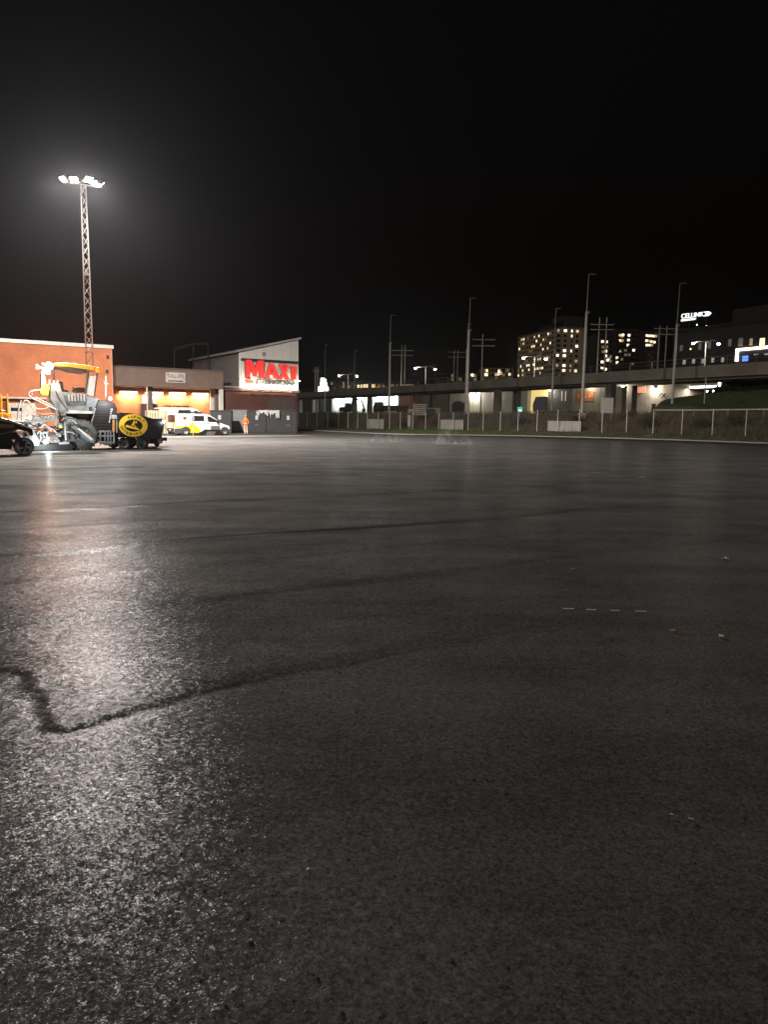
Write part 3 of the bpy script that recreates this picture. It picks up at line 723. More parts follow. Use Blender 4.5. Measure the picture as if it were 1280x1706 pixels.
# lit double-arm lamp posts on the bridge
lampw = (1.0, .90, .72)
def double_lamp(pxp, y_base, pl_, yl, pr_, yr, yoff, lab, en, r=.16):
    x, zb_ = BR.pl(pxp, y_base, yoff); zb_ = min(zb_, zt - .25) if yoff < DW else zb_
    xa, za = BR.pl(pl_, yl, yoff); xb, zb2 = BR.pl(pr_, yr, yoff)
    ztop = max(za, zb2) + .25
    q = thing('street_lamp', lab, 'street lamp', BR.w(x, yoff, 0), BR.a, 'double-arm street lamps on the bridge')
    MB().tube([(0, 0, zt - .26), (0, 0, ztop)], .10, 8, .06).build('post', galv, q)
    for xx, z in ((xa - x, za), (xb - x, zb2)):
        MB().tube([(0, 0, ztop - .3), (xx * .5, 0, ztop - .05), (xx, 0, z + .12)], .04, 6).build('arm', galv, q)
        h = MB().box((xx, 0, z + .14), (.7, .35, .12)).build('lamp_head', dark_metal, q, .02)
        MB().ball((xx, 0, z), r, 8, .7).build('lens', E('street lamp glow', (1, .92, .74), 40), h)
        lamp('street_lamp_light', 'POINT', (xx, 0, z - r - .15), en, lampw, q, size=.15)
double_lamp(580, 648, 565, 626, 595, 626.5, 4, 'lit double street lamp on the bridge beside the white lit sign', 900, .30)
double_lamp(709, 639, 692.5, 613.5, 725, 615, 4, 'lit double street lamp on the bridge between two tall masts', 900, .27)
double_lamp(890.5, 624, 872.5, 596.5, 910, 598.5, 4, 'lit double street lamp in front of the apartment block', 900, .25)
double_lamp(1175, 603, 1156, 572, 1198, 573, 4, 'lit double street lamp below the rooftop sign', 700, .2)

# ================================================================== TALL MASTS WITHOUT LIGHT, POWER LINE FRAMES
pole_lo = M('pale mast', (.58, .55, .49), .55, 0, .15, .6); pole_hi = M('thin mast', (.26, .25, .24), .5, 0)
def tall_mast(pb, pj, pt, Y, lab, foot=True, rlo=.19):
    b = at(*pb, Y); j = at(*pj, Y); tp = at(*pt, Y); gz = 2.2
    q = thing('tall_mast', lab, 'mast', (b.x, b.y, gz), 0, 'tall unlit masts behind the fence')
    j0 = Vector((0, 0, j.z - gz)); lean = Vector((0, 0, 0))
    MB().tube([(0, 0, 0), j0], rlo, 10, rlo * .72).build('lower_mast', pole_lo, q)
    MB().tube([j0 - Vector((0, 0, .6)), Vector((.05, 0, tp.z - gz))], .085, 8, .06).build('upper_mast', pole_hi, q)
    MB().tube([Vector((.05, 0, tp.z - gz)), Vector((.45, 0, tp.z - gz + .04)), Vector((.85, 0, tp.z - gz - .02))], .05, 6).build('top_arm', pole_hi, q)
    MB().box((j0.x + .12, 0, j0.z - .1), (.34, .34, .25)).build('collar', pole_hi, q)
    if foot: MB().bx(-.42, .42, -.42, .42, -.9, .45).build('footing', M('pale concrete foot', (.42, .40, .35), .85), q)
tall_mast((648.5, 688), (651, 570), (652.5, 525.5), 127, 'tall unlit mast rising above the brightly lit white shed', True, .2)
tall_mast((778, 692), (785, 549), (789, 497), 108, 'tall unlit mast, nearer and taller of the close pair')
tall_mast((775.5, 690), (778.5, 580), (779.5, 540), 137, 'tall unlit mast, shorter and farther of the close pair', False)
tall_mast((970, 692), (981, 519), (988, 457), 88, 'tallest unlit mast on a concrete foot right of the apartment block')
tall_mast((919, 690), (923, 600), (927.5, 514), 117, 'thin unlit mast in front of the apartment block', False, .15)
tall_mast((1120, 684), (1127.5, 540), (1131, 472), 94, 'rightmost tall unlit mast, left of the white rooftop sign', False, .18)
tall_mast((541.5, 690), (541.5, 630), (541.5, 574), 180, 'dark unlit mast behind the white lit sign', False, .16)
tall_mast((590, 690), (590, 640), (590, 584), 194, 'faint unlit mast farthest away above the left bridge lamps', False, .15)

wood_m = M('pole timber', (.30, .27, .23), .7, 0, .2, 1)
def h_frame(cols_px, ytop, bars, span, Y, lab):
    c = at(sum(cols_px) / len(cols_px), 640, Y); gz = terr(c.x, c.y)
    q = thing('power_pole', lab, 'power pole', (c.x, c.y, gz), 0, 'power line poles beyond the bridge')
    for p in cols_px:
        tp = at(p, ytop, Y); MB().tube([(tp.x - c.x, 0, 0), (tp.x - c.x, 0, tp.z - gz)], .16, 8, .12).build('pole', wood_m, q)
    for yb in bars:
        a = at(span[0], yb, Y); b = at(span[1], yb, Y)
        MB().box(((a.x + b.x) / 2 - c.x, -.2, (a.z + b.z) / 2 - gz), (b.x - a.x, .12, .14)).build('crossbar', wood_m, q)
        for k in range(4):
            xx = a.x + (b.x - a.x) * k / 3 - c.x
            MB().lathe([(.03, 0), (.08, .06), (.05, .12), (.08, .18), (.03, .26)], 8, 'z', (xx * .96, -.2, (a.z + b.z) / 2 - gz + .072)).build('insulator', M('insulator', (.12, .1, .09), .3), q)
h_frame((670, 675.5), 575, (584, 592), (653, 688), 215, 'power pole pair beyond the bridge right of the first mast')
h_frame((757.5, 763.5), 583, (587, 595), (747, 775), 200, 'power pole pair beyond the bridge left of the close masts')
h_frame((805,), 557, (566, 576.5), (787, 825), 170, 'single power pole with two crossbars beyond the bridge')
h_frame((1000, 1012), 528.5, (541, 549.5), (984, 1023), 150, 'power pole pair beyond the bridge right of the apartment block')
h_frame((1100.5, 1112.5), 543, (548, 557.5), (1090, 1130), 140, 'power pole pair beyond the bridge left of the rooftop sign')
h_frame((525.5, 529.5), 612, (618,), (521, 534), 260, 'dark low pole pair beside the white lit sign')

# ================================================================== SHEDS BEHIND THE BRIDGE
def shed(px0, px1, ytop, yoff, m, lab, name='shed', depth=10, lights=(), panels=5, cat='shed', roof=True, ridges=None):
    xa, za = BR.pl(px0, ytop, yoff); xb, zb_ = BR.pl(px1, ytop, yoff); z1 = (za + zb_) / 2
    q = thing(name, lab, cat, BR.w(xa, yoff, 2.3), BR.a); L = xb - xa; h = z1 - 2.3
    MB().bx(0, L, .06, depth, 0, h).build('wall', m, q)
    for i in range(panels): MB().bx(L * i / panels + .03, L * (i + 1) / panels - .03, 0, .058, .1, h - .05).build('wall_panel', m, q)
    if roof: MB().bx(-.3, L + .3, -.4, depth + .3, h, h + .25).build('roof', M('shed roof', (.08, .075, .07), .7), q)
    for px, py, en, r, c in lights:
        x, z = BR.pl(px, py, yoff - .6)
        hd = MB().box((x - xa, -.35, z - 2.3 + .12), (.5, .6, .12)).build('wall_lamp', dark_metal, q)
        MB().ball((x - xa, -.6, z - 2.3 - .06), r, 8, .7).build('lens', E('wall lamp glow', (1, .95, .85), 35), hd)
        lamp('wall_lamp_light', 'POINT', (x - xa, -1.3, z - 2.3 - .25), en, c, q, size=.2)
    return q, xa
cool = (.92, 1.0, .95); neu = (1, .93, .80)
wshed = M('shed white', (.72, .74, .70), .6, 0, .1, .3)
shed(553, 628, 660, 20, wshed, 'white shed wall brightly lit under the bridge left of the columns', lights=((560, 664, 2000, .16, cool), (577, 663, 2200, .16, cool), (595, 663, 2000, .16, cool), (614, 662, 2200, .16, cool)), panels=9)
shed(629, 664, 657, 21, wshed, 'white shed wall lit by two small lamps behind the first mast', lights=((633, 660, 1500, .12, cool), (643, 659, 1700, .2, cool), (653.5, 659, 1700, .2, cool)), panels=6)
shed(665, 690, 655, 19, M('rust panel', (.20, .085, .055), .8), 'narrow rust brown shed right of the white lit shed', panels=4)
shed(692, 748, 652, 21, M('dull brown', (.12, .10, .085), .8), 'dark brown shed behind the stacked planks', panels=6)
q, xa = shed(750, 784, 652, 20, M('pale plaster', (.34, .31, .26), .8), 'pale shed with a dark arched doorway behind the close masts', panels=4)
x0, z0 = BR.pl(753, 690, 20); x1, z1 = BR.pl(775, 668, 20)
arc = [(x0 - xa, 0.02), (x1 - xa, .02)] + [((x0 + x1) / 2 - xa + (x1 - x0) / 2 * math.cos(a), z1 - 2.3 - .9 + .9 * math.sin(a)) for a in [math.pi * i / 10 for i in range(11)]]
MB().prof(arc, -.06, -.003).build('doorway', dark_metal, q)
shed(786, 827, 650, 21, M('grey render', (.34, .32, .28), .8), 'grey rendered shed with a glaring corner lamp', lights=((790.5, 653, 1500, .28, neu), (825, 652.5, 120, .12, neu)), panels=5)
shed(836, 880, 648, 21, M('grey render', (.34, .32, .28)), 'grey rendered shed between column pair and yellow doorway', panels=5)
q, xa = shed(882, 955, 645, 22, M('dark render', (.10, .095, .085), .8), 'dark shed with a bright yellow lit doorway', lights=((917, 650, 350, .2, neu),), panels=7)
x0, z0 = BR.pl(884.5, 676, 22); x1, z1 = BR.pl(914, 648.5, 22)
MB().bx(x0 - xa, x1 - xa, -.05, -.003, .3, z1 - 2.3).build('lit_doorway', E('yellow doorway', (1.0, .78, .28), .6, True), q)
for a in (936, 942):
    x0, z0 = BR.pl(a, 668, 22); x1, z1 = BR.pl(a + 2.2, 652, 22); MB().bx(x0 - xa, x1 - xa, -.06, -.003, z0 - 2.3, z1 - 2.3).build('lit_strip', E('dim window', (.8, .62, .5), .25), q)
q, xa = shed(957, 1038, 641, 23, M('olive render', (.22, .19, .14), .8), 'olive shed with an orange billboard and wall lamp', lights=((983.5, 641.5, 500, .22, neu),), panels=7)
x0, z0 = BR.pl(958, 669, 23); x1, z1 = BR.pl(991, 651.5, 23)
MB().bx(x0 - xa, x1 - xa, -.1, -.003, z0 - 2.3, z1 - 2.3).build('billboard', M('orange board', (.34, .12, .05), .6, 0, .4, .8), q)
for k in range(4):
    xx = x0 + (x1 - x0) * (.2 + .2 * k) - xa; MB().box((xx, -.12, (z0 + z1) / 2 - 2.3 + .2 * math.sin(k * 2)), (.5, .03, .25), Matrix.Rotation(.6 * (-1) ** k, 3, 'Y')).build('billboard_stripe', M('board stripe', (.6, .42, .12), .6), q)
q, xa = shed(1046, 1122, 641, 20, M('graffiti wall', (.40, .35, .28), .8, 0, .2, .6), 'beige graffiti wall building with an orange sign band', lights=((1038.5, 643, 0.1, .01, neu), (1089, 646.5, 420, .2, neu)), panels=6)
x0, z0 = BR.pl(1051, 655, 20); x1, z1 = BR.pl(1077, 644, 20)
MB().bx(x0 - xa, x1 - xa, -.12, -.003, z0 - 2.3, z1 - 2.3).build('sign_band', E('orange sign band', (.85, .33, .2), .55), q)
gm = M('graffiti paint', (.05, .045, .05), .7)
for pxc, pyc in ((1061, 660), (1064, 656), (1105, 658), (1108, 661)):
    x, z = BR.pl(pxc, pyc, 20); MB().tube([(x - xa - .8, -.01, z - 2.5), (x - xa - .2, -.01, z - 2.0), (x - xa + .3, -.01, z - 2.6), (x - xa + .7, -.01, z - 2.1)], .07, 5).build('graffiti', gm, q)
x0, _ = BR.pl(1088, 660, 20); x1, _ = BR.pl(1094, 660, 20); MB().bx(x0 - xa, x1 - xa, -.07, -.003, .1, 2.6).build('door', dark_metal, q)
# wall lamp on a bridge column
x, z = BR.pl(1039, 643, 5.4)
q = thing('bulkhead_lamp', 'glaring lamp fixed beside the right column pair of the bridge', 'lamp', BR.w(x, 5.45, z), BR.a)
MB().box((0, .05, .12), (.5, .4, .14)).build('housing', dark_metal, q, .02); MB().ball((0, -.1, -.06), .2, 8, .7).build('lens', E('wall lamp glow', (1, .95, .85), 35), q)
lamp('bulkhead_light', 'POINT', (0, -.9, -.3), 300, neu, q, size=.15)

# LED edged canopy under the bridge
q = thing('led_canopy', 'low canopy edged with a white light strip under the bridge', 'canopy', BR.w(0, 24, 0), BR.a)
xa, za = BR.pl(1123, 647.5, 24); xb, zb_ = BR.pl(1200, 642.5, 24); _, zc = BR.pl(1200, 628, 24)
MB().bx(xa, xb, .25, 6, (za + zb_) / 2 - .3, zc + .1).build('canopy_box', M('canopy dark', (.09, .08, .075), .6), q)
led = E('led strip', (1, .93, .80), 5)
MB().bx(xa, xb, .05, .245, (za + zb_) / 2 - .15, (za + zb_) / 2 + .18).build('light_strip', led, q)
MB().bx(xb - .35, xb + .02, .04, .244, (za + zb_) / 2 + .19, zc).build('light_strip', led, q)
for xx in (xa + 3, (xa + xb) / 2, xb - 2): MB().tube([(xx, 3, 2), (xx, 3, (za + zb_) / 2 - .3)], .15, 8).build('column', conc, q)
lamp('canopy_light', 'AREA', ((xa + xb) / 2, -.5, (za + zb_) / 2 - .3), 500, (1, .93, .8), q, sx=xb - xa, sy=.3, aim=((xa + xb) / 2, -2, -10))
a = at(1173.5, 683, 90)
q = thing('sign_post', 'pale slim post standing on the grassy slope', 'post', (a.x, a.y, 2.3)); zt_ = at(1173.5, 630, 90).z
MB().tube([(0, 0, -.2), (0, 0, zt_ - 2.3)], .07, 8).build('post', pole_lo, q); MB().ball((0, 0, zt_ - 2.3), .09, 6).build('cap', pole_lo, q)
# car with its lamps on, on top of the slope
a = at(1203, 652, 112)
CARF = Frame((a.x, a.y, a.z - .75), R(200))
q = thing('dark_car', 'dark car with white lamps lit on top of the grassy slope', 'car', CARF.o, CARF.a)
MB().prof([(-2.1, .3), (2.1, .3), (2.15, .75), (1.3, .95), (.7, 1.4), (-1.0, 1.42), (-1.9, .98), (-2.15, .7)], -.85, .85).build('body', M('dark car paint', (.02, .02, .022), .25), q, .08)
for x in (-1.35, 1.35):
    for y in (-.88, .88): MB().lathe([(.2, -.1), (.31, -.1), (.32, 0), (.31, .1), (.2, .1)], 16, 'y', (x, y, .32)).build('wheel', rubber, q)
for y in (-.6, .6): MB().ball((2.12, y, .72), .13, 8).build('headlight', E('car lamp glow', (.92, .97, 1), 14), q)
MB().box((-.1, -.87, 1.15), (1.7, .02, .3)).build('side_window', M('dark glass', (.03, .03, .035)), q)

# ================================================================== YARD THINGS BETWEEN FENCE AND BRIDGE
def yard(px, Y): a = at(px, 690, Y); return Vector((a.x, a.y, 2.25))
# excavator silhouette
o = yard(577, 165); q = thing('excavator', 'dark excavator with bent arm in front of the lit white shed', 'excavator', o, R(10)); s = .134
MB().bx(-1.3, 1.3, -1.2, -.7, 0, .8).build('track', rubber, q); MB().bx(-1.3, 1.3, .7, 1.2, 0, .8).build('track', rubber, q)
MB().prof([(-1.5, .9), (1.2, .9), (1.2, 1.5), (.9, 2.8), (-.2, 2.8), (-.3, 1.9), (-1.5, 1.8)], -1, 1).build('cab', M('excavator paint', (.05, .04, .02), .5), q, .05)
MB().bx(-.6, .6, -.5, .5, .8, .9).build('slew_ring', dark_metal, q)
MB().tube([(1.0, 0, 1.6), (1.7, 0, 3.6), (3.3, 0, 3.7)], .2, 8).build('boom', dark_metal, q); MB().tube([(3.3, 0, 3.7), (4.0, 0, 1.6)], .15, 8).build('stick', dark_metal, q)
MB().prof([(3.6, 1.6), (4.3, 1.6), (4.2, .9), (3.6, .8)], -.4, .4).build('bucket', dark_metal, q)
def truck(px, Y, rz, cabc, label, name='parked_truck', load=True, s=1.0):
    o = yard(px, Y); q = thing(name, label, 'truck', o, rz)
    cm = M('truck ' + label[:18], cabc, .5)
    MB().prof([(1.6 * s, .7), (3.4 * s, .7), (3.45 * s, 1.6), (3.1 * s, 2.75), (1.6 * s, 2.8)], -1.1, 1.1).build('cab', cm, q, .06)
    MB().prof([(3.36 * s, 1.75), (3.47 * s, 1.72), (3.14 * s, 2.62), (3.04 * s, 2.6)], -.95, .95).build('windscreen', M('dark glass', (.03, .03, .035)), q)
    MB().bx(2.1 * s, 2.9 * s, -1.13, -1.102, 1.75, 2.45).build('side_window', M('dark glass', (.03, .03, .035)), q)
    MB().bx(-3.6 * s, 3.0 * s, -.5, .5, .55, .85).build('chassis', dark_metal, q)
    if load: MB().bx(-3.7 * s, 1.5 * s, -1.2, 1.2, .9, 2.1).build('load_body', M('truck load body', (.07, .065, .06), .7), q)
    for x in (2.6 * s, -1.6 * s, -2.8 * s):
        for y in (-1.05, 1.05): MB().lathe([(.25, -.15), (.46, -.15), (.48, 0), (.46, .15), (.25, .15)], 16, 'y', (x, y, .48)).build('wheel', rubber, q)
    return q
truck(651, 150, R(172), (.06, .06, .055), 'dark flatbed truck standing before the two-lamp shed')
q = truck(931, 104, R(160), (.010, .012, .03), 'dark blue tractor unit standing before the yellow doorway', load=False)
# parked cars and trailers seen as low pale shapes
for px, Y, w_, hgt, c, lab in ((688, 120, 1.4, .9, (.5, .45, .36), 'small pale crate on the yard beside the rust brown shed'),
                               (721, 112, 2.2, 1.0, (.25, .24, .22), 'grey crate on the yard right of the stacked planks')):
    o = yard(px, Y); q = thing('yard_crate', lab, 'crate', o, R(-8), 'crates on the yard')
    cm = M('crate ' + lab[:12], c, .7)
    MB().bx(-w_ / 2, w_ / 2, -.5, .5, .08, .14).build('floor', cm, q)
    for k in range(4):
        MB().bx(-w_ / 2, w_ / 2, -.53, -.5, .16 + hgt * k / 4, .12 + hgt * (k + 1) / 4).build('slat', cm, q); MB().bx(-w_ / 2, w_ / 2, .5, .53, .16 + hgt * k / 4, .12 + hgt * (k + 1) / 4).build('slat', cm, q)
    for x in (-w_ / 2, w_ / 2): MB().bx(x - .03, x + .03, -.5, .5, 0, hgt + .15).build('end_board', cm, q)
o = yard(700.5, 108); q = thing('plank_stack', 'stack of pale planks in layers behind the fence', 'planks', o, R(-12))
pk = M('sawn timber', (.36, .31, .24), .8, 0, .25, 2)
for k in range(6):
    for i in range(3): MB().bx(-1 + .02 * (k % 2), .95 + .03 * (i % 2), -.6 + .4 * i + .01, -.2 + .4 * i - .01, .02 + .28 * k, .2 + .28 * k).build('plank', pk, q)
    if k < 5:
        for x in (-.8, .8): MB().bx(x - .05, x + .05, -.55, .55, .205 + .28 * k, .275 + .28 * k).build('bearer', pk, q)
# teal sign, white panel, guard rail
o = yard(866.5, 96); q = thing('teal_sign', 'small glowing teal sign above the fence', 'sign', o, R(-5))
zc = at(866.5, 681, 96).z - 2.25; MB().tube([(0, .05, -.3), (0, .05, zc)], .04, 6).build('post', galv, q)
MB().bx(-.3, .3, -.05, .045, zc - .08, zc + .22).build('upper_face', E('teal glow', (.03, .5, .33), .9), q); MB().bx(-.25, .25, -.05, .045, zc - .36, zc - .1).build('lower_face', E('mint glow', (.5, .95, .75), 1.1), q)
a = at(1001, 688, 82); b = at(1023, 663, 82)
q = thing('white_panel', 'square white panel on two legs above the fence', 'sign', (a.x, a.y, 2.0))
MB().bx(0, b.x - a.x, -.04, .02, a.z - 2.0, b.z - 2.0).build('panel', M('white panel face', (.62, .60, .55), .5, 0, .06), q)
for x in (.15, b.x - a.x - .15): MB().bx(x - .05, x + .05, .022, .1, -.3, b.z - 2.2).build('leg', galv, q)
q = thing('guard_rail', 'pale steel guard rail on the bank at the right', 'guard rail')
gpts = [at(x, y, Y) for x, y, Y in ((1094, 683, 82), (1158, 683, 78.5), (1215, 682.5, 75.5), (1275, 682, 72.5), (1340, 681.5, 69.5))]
for a, b in zip(gpts, gpts[1:]):
    e = b - a; mb = MB().box((0, 0, 0), (e.length, .06, .13), None); oo = mb.build('rail', pole_lo, q); oo.location = (a + b) / 2; oo.rotation_euler = (0, -math.asin(e.z / e.length), math.atan2(e.y, e.x))
for a in gpts: MB().bx(a.x - .06, a.x + .06, a.y + .04, a.y + .14, a.z - 1.4, a.z + .1).build('post', galv, q)
# white lit sign tower
a = at(538, 652, 240)
q = thing('lit_totem', 'white glowing stepped sign tower above the bridge left end', 'sign', (a.x, a.y, 2.4))
def wpx(p): return p / F_PX * 240
for (p0, p1, y0, y1) in ((530.5, 547.5, 652, 644.5), (533.5, 545, 644.3, 638), (534.5, 543.5, 637.8, 630)):
    A, B = at(p0, y0, 240), at(p1, y1, 240); MB().bx(A.x - a.x, B.x - a.x, -.4, .4, A.z - 2.4, B.z - 2.4).build('glowing_box', E('totem glow', (.95, .98, 1), 4.0), q)
MB().bx(-.7, .7, -.3, .3, -.5, a.z - 2.4 - .02).build('column', dark_metal, q)

# ================================================================== FAR BUILDINGS
WIN = {}
lit_cols = [((1, .78, .44), 1.5), ((1, .86, .60), 1.9), ((1, .68, .32), .9), ((1, .92, .76), 1.3), ((1, .75, .42), .35)]
litm = [E('lit window %d' % i, c, s) for i, (c, s) in enumerate(lit_cols)]
unlit = M('unlit window', (.012, .012, .014), .15, 0, .2)
dim = E('dim pane', (.9, .7, .45), .09)
def window(parent, c, w_, h_, axis, m):
    key = (round(w_, 2), round(h_, 2), axis)
    if key not in WIN:
        a, b = w_ / 2, h_ / 2
        mb = MB().bx(-a, a, -.06, .02, -b, b) if axis == 'x' else MB().bx(-.06, .02, -a, a, -b, b)
        me = bpy.data.meshes.new('window'); me.from_pydata(mb.v, [], mb.f); me.materials.append(unlit); WIN[key] = me
    o = bpy.data.objects.new('window', WIN[key]); col.objects.link(o); o.parent = parent; o.location = c
    o.material_slots[0].link = 'OBJECT'; o.material_slots[0].material = m
    return o
# --- ten storey apartment block
AP = Frame((102.9, 440, 0), math.atan2(.273, .962)); gz = 14.0
zTop = AP.pl(928, 544)[1]; Lw, Rw = 59.0, 15.8
q = thing('apartment_block', 'tall beige apartment block with many lit windows beyond the bridge', 'building', (AP.o.x, AP.o.y, gz), AP.a)
beige = M('beige render', (.56, .43, .26), .85, 0, .12, .08)
MB().bx(0, Rw, 0, Lw, 0, zTop - gz).build('wall', beige, q)
MB().bx(-.3, Rw + .3, -.3, Lw + .3, zTop - gz, zTop - gz + .5).build('parapet', M('parapet', (.20, .16, .12), .8), q)
MB().bx(3, Rw - 1, 3, Lw * .62, zTop - gz + .5, zTop - gz + 3.6).build('penthouse', M('roof house', (.05, .038, .036), .8), q)
MB().bx(1, Rw - .2, 4, 16, zTop - gz + 3.6, zTop - gz + 7).build('lift_house', M('roof house', (.05, .038, .036)), q)
lit_px = [(868.5, 563), (872.5, 562), (864.5, 572), (872, 570), (867.5, 578.5), (859.8, 587.5), (892, 557.5), (900.5, 555.5), (904.5, 563), (895.5, 565), (887, 574), (891, 574), (903.5, 572), (916.8, 568), (903.5, 580), (898.5, 595), (902.5, 595), (907.5, 594.5), (911, 594), (870, 607.5), (877.5, 606.5), (881.5, 606), (889.8, 605), (870, 615.5), (858.7, 617), (881.5, 614.5), (906, 609.5), (901.5, 611), (898, 611.5), (893.8, 612.8), (901.5, 618.8), (866, 623.5), (869.8, 623), (858, 624), (913.5, 553), (911.5, 577)]
rng2 = random.Random(4)
nr = 12; fl = 2.85; ncol = 19
litset = {}
for px, py in lit_px:
    y, z = AP.plx(px, py, 0)
    c = int(round((y - 3.2) / ((Lw - 5.5) / (ncol - 1)))); r_ = int(round((zTop - 2.1 - z) / fl)); litset[(c, r_)] = 1
for r_ in range(nr):
    for c in range(ncol):
        y = 3.2 + c * (Lw - 5.5) / (ncol - 1); z = zTop - 2.1 - r_ * fl - gz
        m = litm[rng2.randrange(4)] if (c, r_) in litset else (dim if rng2.random() < .12 else unlit)
        window(q, (0, y, z), 1.5, 1.3, 'y', m)
rl = {(0, 0): 4, (1, 0): 1, (2, 0): 1, (3, 0): 2, (2, 1): 3, (3, 3): 1, (1, 4): 1, (0, 5): 1, (1, 5): 1, (2, 4): 3, (1, 7): 1, (1, 8): 1, (2, 7): 4, (3, 8): 0, (3, 6): 4, (0, 7): 4, (2, 8): 4}
for r_ in range(nr):
    for c, px in enumerate((930.8, 942.3, 953.3, 962.3)):
        x, _ = AP.pl(px, 560); z = zTop - 2.1 - r_ * fl - gz
        m = litm[rl[(c, r_)]] if (c, r_) in rl else unlit
        window(q, (x, 0, z), (1.6, 1.9, 1.0, 1.7)[c], 1.45, 'x', m)
# --- plain distant blocks
def block(px0, px1, ytop, Y, m, lab, wins, name='distant_block', depth=14, win=(1.4, 1.3), base=None, roofm=None, grid=None, seed=1):
    a = at(px0, ytop, Y); b = at(px1, ytop, Y); gz = terr((a.x + b.x) / 2, Y) - 1.5; z1 = (a.z + b.z) / 2
    q = thing(name, lab, 'building', (a.x, Y, gz), 0); L = b.x - a.x
    MB().bx(0, L, 0, depth, 0, z1 - gz).build('wall', m, q)
    MB().bx(-.2, L + .2, -.2, depth + .2, z1 - gz, z1 - gz + .4).build('roof', roofm or M('dark roof', (.03, .025, .025), .8), q)
    rr = random.Random(seed)
    for px, py, k in wins:
        p = at(px, py, Y); window(q, (p.x - a.x, 0, p.z - gz), win[0], win[1], 'x', litm[k] if k >= 0 else unlit)
    if grid:
        (gx0, gx1, gn), (gy0, gy1, gm), prob = grid
        for i in range(gn):
            for j in range(gm):
                px = gx0 + (gx1 - gx0) * i / max(1, gn - 1); py = gy0 + (gy1 - gy0) * j / max(1, gm - 1)
                if any(abs(px - w_[0]) < 2 and abs(py - w_[1]) < 3 for w_ in wins): continue
                p = at(px, py, Y); window(q, (p.x - a.x, 0, p.z - gz), win[0], win[1], 'x', dim if rr.random() < prob else unlit)
    return q
maroon = M('maroon render', (.045, .018, .018), .85)
block(996, 1021, 556, 400, maroon, 'dark maroon tower just right of the tallest mast', [(1004.5, 569, 3), (1011, 569.5, 3), (1010, 585, 1), (1010, 593, 1), (1013, 600, 3), (1004, 603, 1), (1004, 613, 1), (1009.5, 615, 1), (1015.5, 598, 4)], depth=18, grid=((999, 1018, 4), (562, 610, 7), .1))
block(1028, 1064, 549, 430, maroon, 'dark maroon tower with scattered lit windows left of the tree', [(1034, 558.5, 2), (1038.7, 558, 1), (1048.8, 558.5, 1), (1033.8, 567.5, 0), (1038, 567.5, 4), (1047.8, 566.5, 3), (1047, 575, 1), (1033.5, 585, 4), (1056.5, 583.5, 1), (1025.8 + 3, 596, 0), (1026 + 3, 604, 1)], depth=18, grid=((1031, 1061, 6), (554, 606, 8), .08))
block(1070, 1099, 552, 460, maroon, 'dark block with three rows of lit windows behind the tree', [(1078.5, 559, 3), (1082, 559.5, 0), (1086, 559.5, 3), (1090, 560, 0), (1094, 560, 4), (1078, 567.5, 1), (1082, 568, 4), (1086, 569, 0), (1091, 570, 1), (1078.5, 575, 1), (1083, 575, 3), (1087, 575, 4)], depth=18)
tan = M('tan render', (.34, .245, .13), .85)
block(804, 856, 612.5, 420, tan, 'low tan apartment house left of the tall block', [(812, 617.5, 0), (809.5, 624, 1), (812.5, 624.3, 0), (832, 618.5, 1), (827, 624, 2), (831, 623, 0), (849.5, 624, 1), (835, 622, 2)], win=(1.2, 1.5), depth=16, grid=((809, 852, 8), (617, 625, 2), .15))
block(620, 708, 640, 330, M('grey brown render', (.22, .18, .14), .85), 'long low house row above the bridge right of the left lamps', [(598 + 24, 643, 2)], depth=12, grid=((624, 704, 22), (643, 646, 2), .55))
block(548, 618, 635, 300, M('dull red render', (.11, .06, .05), .85), 'long low dull red house row behind the left bridge lamps', [(597, 643.5, 0), (602, 643.5, 0), (607, 643, 0), (611.5, 643, 0)], win=(.7, 1.2), depth=12, grid=((553, 592, 9), (639, 644, 2), .2))
block(726, 802, 622, 360, M('dark brown house', (.06, .048, .04), .85), 'dark house row behind the power poles and close masts', [(787.3, 625, 1)], depth=12, grid=((730, 798, 12), (626, 632, 2), .12))

# --- office block at the right with light strips and the roof sign
OF = Frame((at(1120, 600, 200).x, 200, 0), R(-64)); gz = 2.0
q = thing('office_block', 'dark office block with a white light strip at the right edge', 'building', (OF.o.x, OF.o.y, gz), OF.a)
zr_ = OF.pl(1180, 546)[1]; xe = OF.pl(1330, 560)[0]
dark_f = M('dark facade', (.035, .033, .032), .7)
MB().bx(0, xe, 0, 16, 0, zr_ - gz).build('wall', dark_f, q)
MB().bx(-.2, xe, -.25, 16.2, zr_ - gz, zr_ - gz + .5).build('roof', M('dark roof', (.03, .025, .025)), q)
xt = OF.pl(1215, 520)[0]
MB().bx(xt, xe, 1.5, 14, zr_ - gz + .5, OF.pl(1250, 512, 1.5)[1] - gz).build('upper_storey', dark_f, q)
for px, py, w_, h_, k in ((1136, 580, .9, 1.5, 'd'), (1167, 577, .9, 1.7, 'd'), (1183, 575.5, .9, 1.6, 'd'), (1217, 571, .9, 1.7, 'd'), (1235, 570, 1.2, 1.9, 'd'), (1252.5, 569.5, .8, 1.6, 'y'), (1271, 569.5, 1.3, 1.7, 0),
                          (1141, 603.5, .9, 1.1, 'g'), (1156.5, 602, .9, 1.1, 'g'), (1172.5, 601.5, .9, 1.1, 'g'), (1188.5, 600, .8, 1.1, 'g'), (1205, 599.5, .8, 1.1, 'g'), (1291, 569, 1.3, 1.7, 'd')):
    x, z = OF.pl(px, py)
    m = {'d': E('dull pane', (.5, .45, .38), .06), 'y': E('amber pane', (.8, .6, .3), .25), 'g': E('grey pane', (.75, .78, .7), .28), 0: litm[0]}[k]
    window(q, (x, 0, z - gz), w_, h_, 'x', m)
for py_ in (598.5, 605.5):
    pass
